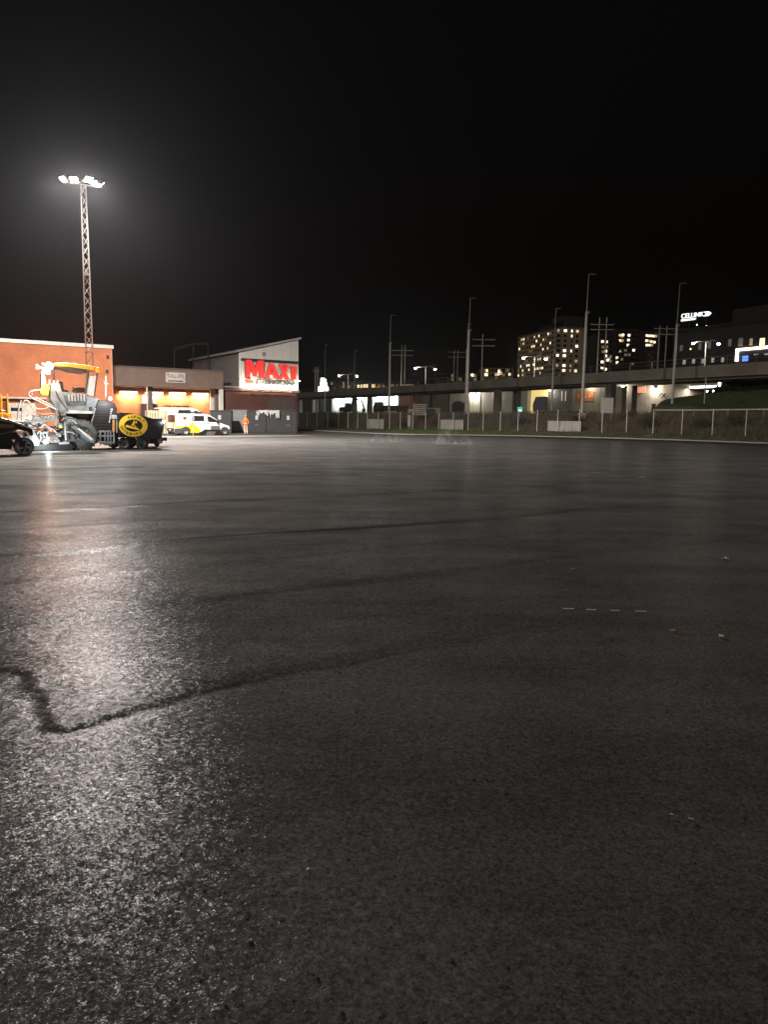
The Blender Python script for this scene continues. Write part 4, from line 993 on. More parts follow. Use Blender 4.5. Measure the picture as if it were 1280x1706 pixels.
led2 = E('led strip', (1, .93, .80), 5)
xa, za = OF.pl(1227, 583.8, -.3); xb, zb_ = OF.pl(1330, 570.5, -.3); zl_ = OF.pl(1227, 602, -.3)[1]; zm = (za + OF.pl(1280, 577.5, -.3)[1]) / 2
MB().bx(xa, xb, -.35, -.003, zm - gz - .28, zm - gz + .28).build('light_strip', led2, q); MB().bx(xa, xa + .6, -.36, -.003, zl_ - gz, zm - gz - .29).build('light_strip', led2, q)
x0, z0 = OF.pl(1237.5, 602, -.2); x1, z1 = OF.pl(1247, 592.5, -.2); MB().bx(x0, x1, -.25, -.003, z0 - gz, z1 - gz).build('blue_screen', E('blue screen', (.12, .25, .9), 1.6), q)
for px, py in ((1260, 590.5), (1277, 590)):
    x, z = OF.pl(px, py, -.2); MB().box((x, -.12, z - gz), (.9, .2, .3)).build('lamp_box', E('grey pane', (.75, .78, .7), .28), q)
for px, py in ((1151.5, 581.5),):
    x, z = OF.pl(px, py); window(q, (x, 0, z - gz), .5, .4, 'x', litm[0])
# roof sign
s_ = thing('rooftop_sign', 'white glowing company name sign with double arrow on the dark roof', 'sign', (OF.o.x, OF.o.y, gz), OF.a)
yo = 1.0; white_e = E('white sign glow', (.93, 1, .98), 1.5)
xa, za = OF.pl(1136, 531, yo); xb, zb_ = OF.pl(1173, 526.5, yo); _, zta = OF.pl(1136, 523, yo); _, ztb = OF.pl(1173, 519.5, yo)
text_fit('lettering', 'CELLINK', white_e, s_, xa, xb, za - gz, zta - gz, yo, .1, .0, 1.05, zb_ - gz, ztb - gz)
for k in (0, 1):
    pts = []
    for px, py in ((1173.5, 519.5), (1177, 519), (1181.5, 522), (1176.5, 526.7), (1173, 527), (1177.5, 522.5)):
        pts.append(OF.pl(px + 4.6 * k, py - .4 * k, yo))
    MB().prof([(x, z - gz) for x, z in pts], yo - .1, yo + .1).build('arrow', white_e, s_)
pts = [OF.pl(a, b, yo) for a, b in ((1135.7, 535.5), (1135.7, 532.2), (1161, 529.6), (1158.5, 532.8))]
MB().prof([(x, z - gz) for x, z in pts], yo - .08, yo + .08).build('under_bar', E('white sign bar', (.93, 1, .98), 1.3), s_)
for px in (1140, 1150, 1162, 1178): x, z = OF.pl(px, 528, yo + .3); MB().bx(x - .1, x + .1, yo + .2, yo + .4, zr_ - gz + .4, z - gz).build('support', dark_metal, s_)
for px, py in ((1162, 541), (1178, 543)): x, z = OF.pl(px, py, yo); MB().ball((x, yo, z - gz), .17, 6).build('lamp', E('roof lamp glow', (1, .97, .9), 3), s_)

# ================================================================== TREES
def tree(px, py_base, py_top, Y, wid, lab, c, gz=None, n=1500, seed=0, name='tree', leaf=.35):
    rr = random.Random(seed); a = at(px, py_base, Y); tp = at(px, py_top, Y)
    gz = a.z if gz is None else gz; h = tp.z - gz
    q = thing(name, lab, 'tree', (a.x, a.y, gz)); bark = M('bark', (.06, .045, .035), .9)
    MB().tube([(0, 0, -.3), (.1, .05, h * .3), (0, 0, h * .75)], .05 * h ** .8, 8, .02).build('trunk', bark, q)
    cen = []
    for k in range(9):
        an = rr.uniform(0, 6.28); rad = wid * rr.uniform(.25, .75); z = h * rr.uniform(.35, .85)
        e = Vector((math.cos(an) * rad, math.sin(an) * rad, z)); cen.append((e, wid * rr.uniform(.3, .5)))
        MB().tube([(0, 0, z * .6), e * .6 + Vector((0, 0, z * .35)), e], .04, 5, .015).build('limb', bark, q)
    vs = []; fs = []
    for _ in range(n):
        c_, r_ = rr.choice(cen); d = Vector((rr.gauss(0, 1), rr.gauss(0, 1), rr.gauss(0, 1))).normalized() * r_ * rr.uniform(.3, 1.05); d.z *= .8
        p = c_ + d; u1 = Vector((rr.gauss(0, 1), rr.gauss(0, 1), rr.gauss(0, 1))).normalized(); u2 = u1.cross(Vector((rr.gauss(0, 1), rr.gauss(0, 1), rr.gauss(0, 1)))).normalized()
        s = leaf * rr.uniform(.5, 1.2); k = len(vs); vs += [p - u1 * s, p + u2 * s * .5, p + u1 * s, p - u2 * s * .5]; fs.append((k, k + 1, k + 2, k + 3))
    MB().add(vs, fs).build('crown', M('leaves ' + name + str(seed), c, .8, 0, .4, .8), q)
tree(1087, 640, 574, 165, 2.6, 'thin leaved greyish tree behind the bridge left of the rightmost mast', (.075, .065, .04), gz=2.4, seed=3, n=2600)
tree(1248, 656, 622, 100, 3.2, 'dark round tree under the bridge at the right edge', (.02, .028, .012), gz=5.0, seed=5, n=2600)
tree(1215, 652, 632, 118, 2.2, 'low dark bush tree behind the lit car', (.02, .026, .012), gz=5.0, seed=6, n=1500)
def bush(px, Y, r, hgt, lab, c, seed):
    rr = random.Random(seed); f = fence_pt(px); d = Vector((.46, .89, 0)) * Y; p0 = f + d
    gz = f.z + (2.55 - f.z) * bank_z(px, min(1, Y / 11)) - .1
    q = thing('bush', lab, 'bush', (p0.x, p0.y, gz)); vs = []; fs = []
    for k in range(5): an = rr.uniform(0, 6.28); MB().tube([(0, 0, -.1), (math.cos(an) * r * .5, math.sin(an) * r * .5, hgt * .7)], .02, 5, .008).build('stem', M('bark', (.06, .045, .035)), q)
    for _ in range(700):
        p = Vector((rr.gauss(0, r * .5), rr.gauss(0, r * .45), abs(rr.gauss(hgt * .5, hgt * .25)))); u1 = Vector((rr.gauss(0, 1), rr.gauss(0, 1), rr.gauss(0, 1))).normalized(); u2 = u1.orthogonal().normalized()
        s = rr.uniform(.05, .13); k = len(vs); vs += [p - u1 * s, p + u2 * s * .5, p + u1 * s, p - u2 * s * .5]; fs.append((k, k + 1, k + 2, k + 3))
    MB().add(vs, fs).build('foliage', M('bush leaves', c, .85, 0, .4, 1), q)
for px, Y, r, h, lab, sd_ in ((545, 1.2, 1.2, 1.5, 'dark shrub behind the fence nearest the dark containers', 1), (662, 2.5, 1.0, 1.2, 'dark shrub behind the fence right of the first mast', 2),
                             (716, 3, 1.3, 1.3, 'brown shrub behind the fence under the plank stack', 3), (850, 4, 1.2, 1.2, 'brown shrub behind the fence below the teal sign', 4),
                             (945, 5, 1.2, 1.3, 'brown shrub above the longest pale board', 5), (1070, 4, 1.3, 1.3, 'brown shrub behind the fence right of the white panel', 6), (1165, 4, 1.2, 1.1, 'brown shrub behind the fence below the guard rail', 7), (1225, 5, 1.1, 1.3, 'brown shrub behind the fence near the right edge', 8)):
    bush(px, Y, r, h, lab, (.06, .05, .03), sd_)

# ================================================================== ASPHALT PAVER
g0 = ground(222, 749); PV = Frame((g0.x, g0.y, 0), SITE)
def Z1(pts): return [(x / 9.143, 590 + y / 9.143) for x, y in pts]
def Z2(pts): return [(110 + x / 7.111, 590 + y / 7.111) for x, y in pts]
def Z8(pts): return [(50 + x / 16, 590 + y / 16) for x, y in pts]
q = thing('asphalt_paver', 'large grey and black asphalt paver with yellow roof and round yellow logo', 'paver', PV.o, SITE); PVR = q
grey_p = M('grey machine paint', (.20, .215, .235), .45, 0, .38, 2.6, .05)
maroon_p = M('dark brown machine panel', (.028, .017, .018), .5, 0, .2, 2)
yel_p = M('yellow paint', (.46, .24, .01), .5, 0, .3, 4)
pale_m = M('bright steel', (.50, .50, .50), .35, .4, .35, 5)
pink_t = M('painted tube', (.62, .56, .55), .4, .1)
def PP(name, pts, y0, y1, m, bevel=.02, parent=None, shift=None):
    return MB().prof(PV.pls(pts, y0), y0, y1).build(name, m, parent or q, bevel)
# hopper
hop = [(625, 690), (760, 697), (960, 742), (1150, 802), (1166, 832), (1128, 1003), (1090, 1012), (860, 985), (640, 945), (608, 800)]
hp = PP('hopper_wing', Z2(hop), -.30, -.22, black_paint, .015)
tag(hp, 'black hopper side carrying the yellow round logo')
HP = PV.pls(Z2(hop), -.30)
MB().prof(HP, 2.6, 2.68).build('hopper_wing', black_paint, q, .015)
xs_ = [p[0] for p in HP]; zs_ = [p[1] for p in HP]
MB().bx(min(xs_) + .05, max(xs_) - .2, -.218, 2.598, min(zs_) + .1, min(zs_) + .2).build('hopper_floor', black_paint, q)
MB().bx(min(xs_) + .03, min(xs_) + .11, -.218, 2.598, min(zs_) + .202, max(zs_) - .05).build('hopper_back', black_paint, q)
MB().bx(max(xs_) - .3, max(xs_) - .22, -.217, 2.597, min(zs_) + .22, min(zs_) + .75).build('hopper_flap', black_paint, q)
# round logo
cxz = PV.pl(*Z2([(795, 845)])[0], -.3); ex = PV.pl(*Z2([(964, 845)])[0], -.3); ez = PV.pl(*Z2([(795, 712)])[0], -.3)
ra, rb = ex[0] - cxz[0], ez[1] - cxz[1]; ria, rib = ra * .635, rb * .54
tilt = math.atan2(PV.pl(*Z2([(960, 880)])[0], -.3)[1] - PV.pl(*Z2([(630, 800)])[0], -.3)[1], 2 * ra) * .5
def disc(a, b, y0, y1, n=40): return MB().prof([(cxz[0] + a * math.cos(2 * math.pi * i / n), cxz[1] + b * math.sin(2 * math.pi * i / n)) for i in range(n)], y0, y1)
logo_y = M('logo yellow', (.80, .50, .035), .45, 0, .04)
disc(ra, rb, -.312, -.3015).build('logo_ring', logo_y, hp); disc(ria, rib, -.318, -.3125).build('logo_centre', black_paint, hp)
disc(ra * .96, rb * .95, -.3135, -.3125).build('logo_rim', logo_y, hp)
def ring_text(s, a0, a1, flip):
    for i, ch in enumerate(s):
        a = a0 + (a1 - a0) * i / (len(s) - 1); a = R(a); rm, rn = (ra + ria) / 2, (rb + rib) / 2
        me = text_mesh(ch, 1.0, .5, .02); co_ = np.array([v.co[:] for v in me.vertices]); mn, mx = co_.min(0), co_.max(0)
        wl, hl = ra * .17, rb * .24; c_ = Vector((cxz[0] + rm * math.cos(a), cxz[1] + rn * math.sin(a)))
        ang = math.atan2(rn * math.sin(a) / rn ** 2 * rm, rm * math.cos(a) / rm) - math.pi / 2 + (math.pi if flip else 0)
        for v in me.vertices:
            lx_ = ((v.co.x - mn[0]) / max(1e-6, mx[0] - mn[0]) - .5) * wl * (0.4 if ch == 'I' else 1); lz_ = ((v.co.y - mn[1]) / (mx[1] - mn[1]) - .5) * hl
            v.co = (c_.x + lx_ * math.cos(ang) - lz_ * math.sin(ang), -.3165 - v.co.z * .004, c_.y + lx_ * math.sin(ang) + lz_ * math.cos(ang))
        me.materials.clear(); me.materials.append(black_paint)
        o = bpy.data.objects.new('logo_letter', me); col.objects.link(o); o.parent = hp
ring_text('ASFALT', 112, 32, False); ring_text('GÖTEBORG', 190, 305, True)
def LP(pts): return [PV.pl(*p, -.32) for p in Z2(pts)]
for pts in ([(703, 842), (716, 838), (862, 880), (856, 900), (706, 864)], [(800, 785), (812, 787), (806, 845), (794, 842)], [(796, 800), (770, 845), (782, 850), (806, 815)], [(810, 842), (836, 862), (828, 866), (800, 848)], [(815, 800), (835, 795), (840, 812), (822, 822)]):
    MB().prof(LP(pts), -.324, -.319).build('logo_mark', logo_y, hp)
def wheel(parent, c, r, w_, tm, rm_, name='wheel', side=-1, lug=5):
    mbw = MB()
    if r > .5:
        for k in range(26):
            a = 2 * math.pi * k / 26
            for sy in (-1, 1): mbw.box((c[0] + (r - .01) * math.cos(a + .06 * sy), c[1] + sy * w_ * .24, c[2] + (r - .01) * math.sin(a + .06 * sy)), (.07, w_ * .46, .07), Matrix.Rotation(-a, 3, 'Y'))
    wv = mbw.lathe([(r * .58, -w_ / 2), (r * .9, -w_ / 2), (r, -w_ * .32), (r, w_ * .32), (r * .9, w_ / 2), (r * .58, w_ / 2)], 28, 'y', c, False).build(name, tm, parent)
    MB().lathe([(r * .2, -w_ * .28), (r * .5, -w_ * .34), (r * .6, -w_ * .5), (r * .6, w_ * .5), (r * .2, w_ * .3)], 24, 'y', c).build('rim', rm_, wv)
    for k in range(lug):
        a = 2 * math.pi * k / lug; MB().tube([(c[0] + r * .38 * math.cos(a), c[1] - w_ * .36, c[2] + r * .38 * math.sin(a)), (c[0] + r * .38 * math.cos(a), c[1] - w_ * .25, c[2] + r * .38 * math.sin(a))], r * .06, 6).build('lug', pale_m, wv)
    return wv
tyre_g = M('dusty tyre', (.10, .10, .10), .75, 0, .25, 6); rim_g = M('steel rim', (.30, .30, .31), .4, .5)
for px in (207.3, 237.5):
    x, _ = PV.pl(px, 740, 0); rr = .29
    for yy in (.12, 2.28): wheel(q, (x, yy, rr), rr, .3, tyre_g, rim_g)
xr_, zr0 = PV.pl(*Z2([(195, 985)])[0], 0); rr = .70
for yy in (.2, 2.2): wheel(q, (xr_, yy, rr), rr, .5, tyre_g, rim_g, lug=8)
x0, _ = PV.pl(269, 736, 0)
MB().tube([(x0, .2, .40), (x0, 2.2, .40)], .13, 14).build('push_roller', pale_m, q)
MB().bx(x0 - .5, x0 - .1, .25, 2.15, .30, .52).build('bumper', dark_metal, q); MB().bx(x0 + .05, x0 + .25, -.1, 2.5, .42, .60).build('front_bumper', black_paint, q, .02)
# chassis, engine cover with louvres, deck
PP('chassis', Z2([(-20, 705), (335, 705), (300, 905), (600, 905), (620, 1010), (560, 1095), (380, 1040), (180, 960), (-20, 960)]), .45, 2.0, maroon_p)
ec = PP('engine_cover', Z2([(398, 528), (560, 572), (602, 640), (592, 720), (525, 902), (302, 902), (290, 860), (345, 640), (372, 560)]), -.02, 2.4, maroon_p, .04)
for k in range(9):
    zt_ = 590 + 36 * k; a = 345 - max(0, (zt_ - 640)) * .22 if zt_ > 640 else 362; b = 590 - max(0, (zt_ - 700)) * .33
    PP('louvre', Z2([(a + 14, zt_), (b - 16, zt_ + 4), (b - 18, zt_ + 17), (a + 12, zt_ + 12)]), -.045, -.022, black_paint, 0, ec)
PP('deck_body', Z2([(-90, 440), (60, 455), (330, 515), (392, 530), (345, 640), (328, 705), (-60, 705), (-140, 560)]), .02, 2.38, grey_p, .04)
PP('deck_window', Z2([(-60, 478), (245, 520), (235, 608), (0, 612), (-40, 560)]), .0, .019, M('dim glass', (.10, .11, .11), .15, 0, .5, 3), 0)
for k in range(6): PP('deck_lever', Z2([(20 + 36 * k, 470), (40 + 36 * k, 472), (44 + 36 * k, 560), (26 + 36 * k, 556)]), -.02, -.001, pale_m, 0)
PP('deck_stripe', Z2([(-70, 655), (335, 680), (330, 706), (-60, 700)]), -.015, .019, M('pale grey paint', (.50, .52, .54), .45), 0)
PP('port', Z2([(272, 625), (304, 622), (302, 672), (276, 670)]), -.01, .018, maroon_p, 0)
PP('name_plate', Z2([(142, 712), (266, 714), (264, 752), (146, 750)]), .42, .449, yel_p, 0)
PP('fender', Z2([(-30, 735), (60, 745), (185, 800), (110, 822), (68, 860), (50, 925), (-30, 915)]), .0, .6, grey_p, .03)
PP('tow_arm', Z2([(60, 862), (105, 850), (345, 1020), (335, 1058), (290, 1048)]), -.22, -.08, grey_p, .02)
PP('tow_arm_plate', Z2([(128, 880), (150, 876), (318, 1002), (300, 1030)]), -.235, -.223, white_paint, 0)
for pts in ([(395, 905), (520, 905), (520, 925), (395, 925)], [(395, 960), (560, 960), (560, 978), (395, 978)], [(380, 1030), (575, 1040), (575, 1060), (380, 1055)]): PP('step', Z2(pts), -.25, .3, galv, 0)
for a in (398, 452, 488, 520): PP('step_stile', Z2([(a, 905), (a + 14, 905), (a + 14, 1080), (a, 1080)]), -.27, -.22, grey_p, 0)
def T(name, pts, y, r, m, n=8, parent=None):
    pp_ = [PV.pl(a, b, y) for a, b in pts]; return MB().tube([(x, y, z) for x, z in pp_], r, n).build(name, m, parent or q)
T('hydraulic_cylinder', Z2([(563, 765), (563, 925)]), -.2, .065, M('orange cylinder', (.55, .24, .08), .4), 12)
T('cylinder_rod', Z2([(563, 925), (566, 1040)]), -.2, .035, pale_m); T('cylinder_pipe', Z2([(597, 740), (600, 930)]), -.2, .03, pale_m)
PP('cylinder_head', Z2([(540, 722), (600, 722), (600, 768), (540, 768)]), -.3, -.1, galv, .01)
T('grab_rail', Z2([(548, 645), (528, 720), (512, 815)]), -.1, .022, pale_m)
for k in range(7): T('grab_stud', Z2([(522 - 3 * k, 652 + 26 * k), (548 - 6 * k, 650 + 26 * k)]), -.1, .018, pale_m)
T('grab_rail', Z2([(345, 640), (320, 740), (298, 805)]), -.1, .02, pale_m)
# roof
rf = PP('canopy_roof', [(84, 606.5), (110, 604.5), (140, 607.5), (164, 612), (164, 617.5), (140, 614.5), (112, 610.5), (84, 610)], .1, 2.3, yel_p, .03)
PP('roof_lining', [(90, 611), (112, 611.2), (142, 615.4), (146, 621), (124, 618), (112, 614)], .3, 2.1, maroon_p, 0)
for a, b, c in ((93, 103, 605.2), (106, 113, 605), (118, 127, 606)): PP('roof_tread', [(a, c - 1.4), (b, c - 1.2), (b, c + .6), (a, c + .6)], .2, .9, white_paint, 0)
for yy in (.25, 2.15):
    T('roof_post', [(147, 618), (141.5, 656)], yy, .045, dark_metal); T('roof_post', [(88, 612), (90, 640), (93, 652)], yy, .045, dark_metal)
PP('windscreen', [(147.2, 627), (161, 625.8), (156, 660), (141, 657)], .28, .30, M('dusty glass', (.50, .42, .40), .25, 0, .15, 2), 0)
T('screen_post', [(162, 618), (156.5, 660)], .29, .035, dark_metal)
PP('console', Z2([(105, 420), (150, 395), (215, 395), (230, 455), (110, 455)]), .6, 1.4, dark_metal, .02)
T('steering_wheel', Z2([(40, 390), (105, 392)]), .8, .02, pale_m); T('steering_column', Z2([(72, 392), (120, 440)]), .8, .025, dark_metal)
PP('seat', Z2([(-90, 430), (-60, 320), (-40, 330), (-30, 420), (30, 430), (25, 450), (-90, 450)]), .9, 1.5, black_paint, .03)
# rear tower: lamp column, yellow box, grey slanted panels
PP('lamp_column', Z8([(285, 460), (360, 470), (430, 720), (420, 800), (330, 960), (285, 950)]), .3, .6, pale_m, .02)
PP('lamp_bracket', Z8([(270, 330), (480, 390), (540, 420), (540, 540), (430, 540), (330, 470)]), .25, .65, white_paint, .02)
T('lamp_arm', Z8([(170, 340), (260, 350), (420, 380)]), .4, .04, galv)
for k, (a, b) in enumerate(((180, 300), (180, 370), (245, 365), (340, 255))):
    x, z = PV.pl(*Z8([(a, b)])[0], .35); MB().ball((x, .35, z), .055, 6).build('marker_lamp', E('small lamp glow', (1, .8, .55), 3), q)
PP('yellow_box', Z8([(300, 830), (480, 800), (520, 900), (480, 1100), (330, 1100), (250, 1020)]), .1, .5, M('lime yellow', (.62, .60, .10), .5), .02)
PP('side_console', Z8([(540, 800), (620, 760), (780, 780), (1010, 1510), (820, 1560), (700, 1480), (540, 1200)]), -.05, .5, grey_p, .02)
PP('console_seam', Z8([(660, 990), (690, 980), (780, 1180), (1010, 1500), (1000, 1515), (760, 1210)]), -.06, -.052, dark_metal, 0)
for a, b in ((630, 700), (730, 700), (510, 680)): T('control_lever', Z8([(a, b + 150), (a, b)]), .1, .05, pale_m)
T('handrail', Z1([(640, 540), (560, 548), (470, 562), (432, 590), (440, 630), (500, 680), (680, 760), (870, 850)]), -.2, .035, pink_t)
T('handrail', Z1([(480, 590), (490, 630), (600, 690), (700, 735), (860, 815)]), .1, .03, pink_t)
T('handrail', Z1([(262, 1000), (285, 780), (318, 700)]), -.2, .035, pink_t); T('handrail', Z1([(325, 1020), (340, 750), (375, 705), (420, 712), (470, 780), (570, 940)]), -.2, .03, pink_t)
T('handrail', Z1([(540, 700), (535, 740), (500, 760)]), .3, .025, pink_t); T('handrail', Z1([(480, 760), (560, 835), (690, 835), (755, 790)]), .2, .028, pink_t)
T('handrail', Z1([(560, 895), (640, 920), (830, 905)]), .2, .028, pink_t)
# screed: boxes, hoses, cylinders
PP('screed_body', Z1([(420, 1360), (1100, 1370), (1110, 1470), (430, 1470)]), -.3, 3.0, dark_metal, .03)
PP('screed_end_plate', Z1([(440, 1090), (490, 1130), (605, 1330), (590, 1400), (470, 1400), (430, 1300)]), -.5, -.38, grey_p, .02)
PP('screed_deck', Z1([(340, 1030), (560, 960), (850, 960), (850, 1010), (560, 1050), (345, 1070)]), -.2, 2.6, galv, .01)
rr_ = random.Random(12)
for k in range(64):
    a, b = rr_.uniform(330, 1000), rr_.uniform(900, 1330); w_, h_ = rr_.uniform(25, 85), rr_.uniform(18, 70); y = rr_.uniform(-.25, .5)
    m_ = rr_.choice((pale_m, grey_p, galv, white_paint, dark_metal, M('dusty steel', (.30, .28, .26), .6)))
    PP('valve_block', Z1([(a, b), (a + w_, b), (a + w_, b + h_), (a, b + h_)]), y, y + rr_.uniform(.1, .3), m_, .006)
for k in range(30):
    a, b = rr_.uniform(360, 1050), rr_.uniform(980, 1250); w_ = rr_.uniform(60, 230); d = rr_.uniform(-60, 70)
    T('hydraulic_hose', Z1([(a, b), (a + w_ * .25, b - 45), (a + w_ * .7, b - 30 + d * .5), (a + w_, b + d)]), rr_.uniform(-.35, .2), rr_.uniform(.014, .028), rr_.choice((black_paint, dark_metal, pale_m)), 6)
T('lift_cylinder', Z1([(860, 850), (850, 1090)]), -.25, .06, grey_p, 10); T('leg_tube', Z1([(985, 1050), (1000, 1310)]), -.3, .045, pale_m, 10)
PP('foot_plate', Z1([(890, 1345), (1050, 1335), (1055, 1370), (900, 1375)]), -.4, 0, pale_m, 0)
T('rod', Z1([(610, 1180), (615, 1310)]), -.2, .04, pale_m); T('rod', Z1([(710, 1180), (712, 1310)]), -.2, .04, pale_m)
PP('lime_tag', Z1([(893, 1085), (940, 1082), (940, 1125), (893, 1128)]), -.42, -.40, M('lime yellow', (.62, .60, .10)), 0)
PP('mud_flap', Z2([(40, 935), (165, 945), (175, 1130), (80, 1135), (40, 1040)]), .05, .09, rubber, 0)
# antenna mast with crossbar
T('antenna_mast', [(176.2, 664), (176.2, 626)], .4, .04, white_paint); T('antenna_bar', [(173, 638.5), (180, 639.5)], .4, .03, white_paint); T('antenna_stay', [(163, 626), (174, 636)], .4, .015, pale_m)
# lamps on the machine
def glow(px, py, y, r, m, en=0, c=(1, 1, 1), dy=-.35, size=.08, nm='work_light', down=-.05):
    x, z = PV.pl(px, py, y)
    MB().lathe([(r * .6, .1), (r * 1.1, .06), (r * 1.1, .01)], 14, 'y', (x, y, z)).build('lamp_housing', dark_metal, q)
    MB().ball((x, y - .02, z), r, 8).build(nm, m, q)
    if en: lamp(nm + '_lamp', 'POINT', (x, y - r + dy, z + down), en, c, q, size=size)  # light floats out in front of the lens, to fill the near side
wl = E('work light glow', (.85, 1, .98), 40); hot = E('warm work light glow', (1, .86, .6), 40); amb = E('amber beacon glow', (1, .11, .002), 2.6)
glow(75, 736, -.62, .09, wl, 170, (.85, .97, 1), -.7, .1)
glow(81, 610, -.1, .17, hot, 520, (1, .84, .62), -1.1, .12, 'tower_light')
glow(79.5, 607, .55, .13, amb, 0, nm='beacon'); glow(162.3, 616.5, .05, .13, amb, 0, nm='beacon')
for px, py in ((84, 607.5), (165, 616.5)): x, z = PV.pl(px, py, 1.0); lamp('beacon_lamp', 'POINT', (x, 2.6, z + .5), 1600, (1, .26, .02), q, size=.12)
glow(183, 664, -.15, .075, E('white small lamp', (.9, .96, 1), 16), 150, (.95, .97, 1), -1.0); glow(272.5, 702.5, -.35, .06, E('white small lamp', (.9, .96, 1), 16), 8, (.9, .95, 1), -.15)
# blue bin behind the hopper
x, _ = PV.pl(246, 705, 3.3); q = thing('blue_bin', 'blue lidded bin standing behind the paver hopper', 'bin', PV.w(x, 3.6, 0), SITE)
blue_m = M('blue plastic', (.035, .05, .30), .45)
MB().prof([(-.6, .15), (.6, .15), (.75, 1.38), (-.75, 1.38)], -.4, .4).build('body', blue_m, q, .03); MB().prof([(-.8, 1.383), (.8, 1.383), (.7, 1.5), (-.7, 1.52)], -.46, .46).build('lid', blue_m, q, .02)
for a in (-.45, .45): MB().lathe([(.05, -.04), (.14, -.04), (.15, 0), (.14, .04), (.05, .04)], 12, 'y', (a, -.3, .15)).build('wheel', rubber, q)
# hot asphalt heap in the hopper
vs = []
for i in range(11):
    for j in range(9): vs.append((min(xs_) + .15 + (max(xs_) - min(xs_) - .5) * i / 10, -.15 + 2.7 * j / 8, .82 + .42 * math.sin(math.pi * i / 10) * math.sin(math.pi * j / 8) + rr_.uniform(-.04, .04)))
MB().add(vs, [(i * 9 + j, (i + 1) * 9 + j, (i + 1) * 9 + j + 1, i * 9 + j + 1) for i in range(10) for j in range(8)]).build('asphalt_load', M('hot mix', (.02, .019, .018), .9, 0, .3, 20, .8, 30), PVR)

# ================================================================== TANDEM ROLLER AT THE LEFT EDGE
g0 = ground(41, 759); RO = Frame((g0.x, g0.y, 0), SITE)
q = thing('tandem_roller', 'black compact roller with steel drum cut off by the left edge', 'roller', RO.o, SITE)
def RP(name, pts, y0, y1, m, bevel=.02): return MB().prof(RO.pls(Z1(pts), y0), y0, y1).build(name, m, q, bevel)
dr = .36
drum = MB().lathe([(dr - .05, 0), (dr, .0), (dr, 1.2), (dr - .05, 1.2)], 36, 'y', (0, 0, dr)).build('drum', M('polished drum', (.34, .34, .34), .25, .8, .2, 6), q)
MB().lathe([(.06, -.01), (dr * .55, -.012), (dr - .055, .004)], 28, 'y', (0, 0, dr)).build('drum_plate', M('scuffed steel', (.85, .87, .86), .4, 0, .3, 7), drum)
for k in range(5): a = 2 * math.pi * k / 5 + .3; MB().box((.17 * math.cos(a), -.018, dr + .17 * math.sin(a)), (.16, .012, .09), Matrix.Rotation(-a + .6, 3, 'Y')).build('drum_patch', M('drum dirt', (.05, .05, .05), .7), drum)
drum2 = copy_tree(drum, q); drum2.location = (-2.0, 0, 0)
RP('hood', [(-900, 950), (0, 968), (130, 992), (260, 1040), (430, 1108), (490, 1140), (505, 1230), (470, 1250), (420, 1180), (270, 1145), (200, 1170), (60, 1240), (-900, 1240)], .1, 1.1, black_paint, .03)
RP('hood_stripe', [(-900, 962), (0, 972), (130, 996), (260, 1044), (440, 1112), (430, 1132), (255, 1072), (120, 1030), (0, 1012), (-900, 1005)], .07, .098, M('roller stripe', (.72, .74, .78), .4), 0)
RP('yellow_plate', [(-100, 1062), (215, 1068), (215, 1118), (180, 1124), (-100, 1116)], .07, .098, yel_p, 0)
RP('fork', [(-60, 1240), (240, 1180), (330, 1290), (380, 1380), (360, 1430), (230, 1300), (-60, 1330)], -.06, -.02, black_paint, .01)
RP('frame', [(-900, 1250), (120, 1250), (200, 1330), (170, 1450), (-900, 1450)], .12, 1.08, M('roller frame', (.022, .02, .024), .55), .02)
RP('frame_edge', [(-900, 1215), (60, 1205), (260, 1130), (275, 1150), (70, 1250), (-900, 1262)], .05, .099, grey_p, .01)
MB().bx(-1.7, -1.2, .3, .9, 1.4, 1.55).build('seat', black_paint, q, .03); MB().bx(-1.8, -1.68, .3, .9, 1.5, 2.0).build('seat_back', black_paint, q, .03)
MB().tube([(-.9, .6, 1.4), (-.75, .6, 1.75)], .03, 8).build('steering_column', dark_metal, q)
MB().lathe([(.17, -.02), (.19, 0), (.17, .02), (.155, 0), (.17, -.02)], 20, 'z', (-.75, .6, 1.77), False).build('steering_wheel', black_paint, q)

# yellow rail frame beyond the roller
g0 = ground(10, 744); YR = Frame((g0.x, g0.y, 0), SITE)
q = thing('yellow_rail_frame', 'yellow steel rail frame standing behind the black roller', 'rail frame', YR.o, SITE)
yl = M('rail yellow', (.70, .56, .05), .5)
for a, b in ((-14, 655), (1, 657), (11.5, 656)):
    x, z = YR.pl(a, b); x2, _ = YR.pl(a + 4, 744); MB().tube([(x2, 0, 0), (x, 0, z)], .035, 8).build('post', yl, q)
for a, b, c, d in ((-14, 688, 17, 690), (-14, 700, 24, 702), (2, 686, 16, 694)):
    x, z = YR.pl(a, b); x2, z2 = YR.pl(c, d); MB().tube([(x, 0, z), (x2, 0, z2)], .05, 8).build('rail', yl, q)
x, z = YR.pl(17, 688); x2, z2 = YR.pl(24, 744); MB().tube([(x, 0, z), (x2, 0, 0)], .035, 8).build('strut', yl, q)
x, z = YR.pl(8, 672); MB().bx(x - .12, x + .12, .05, .3, z - .5, z + .1).build('control_box', M('dim glass', (.10, .11, .11)), q)

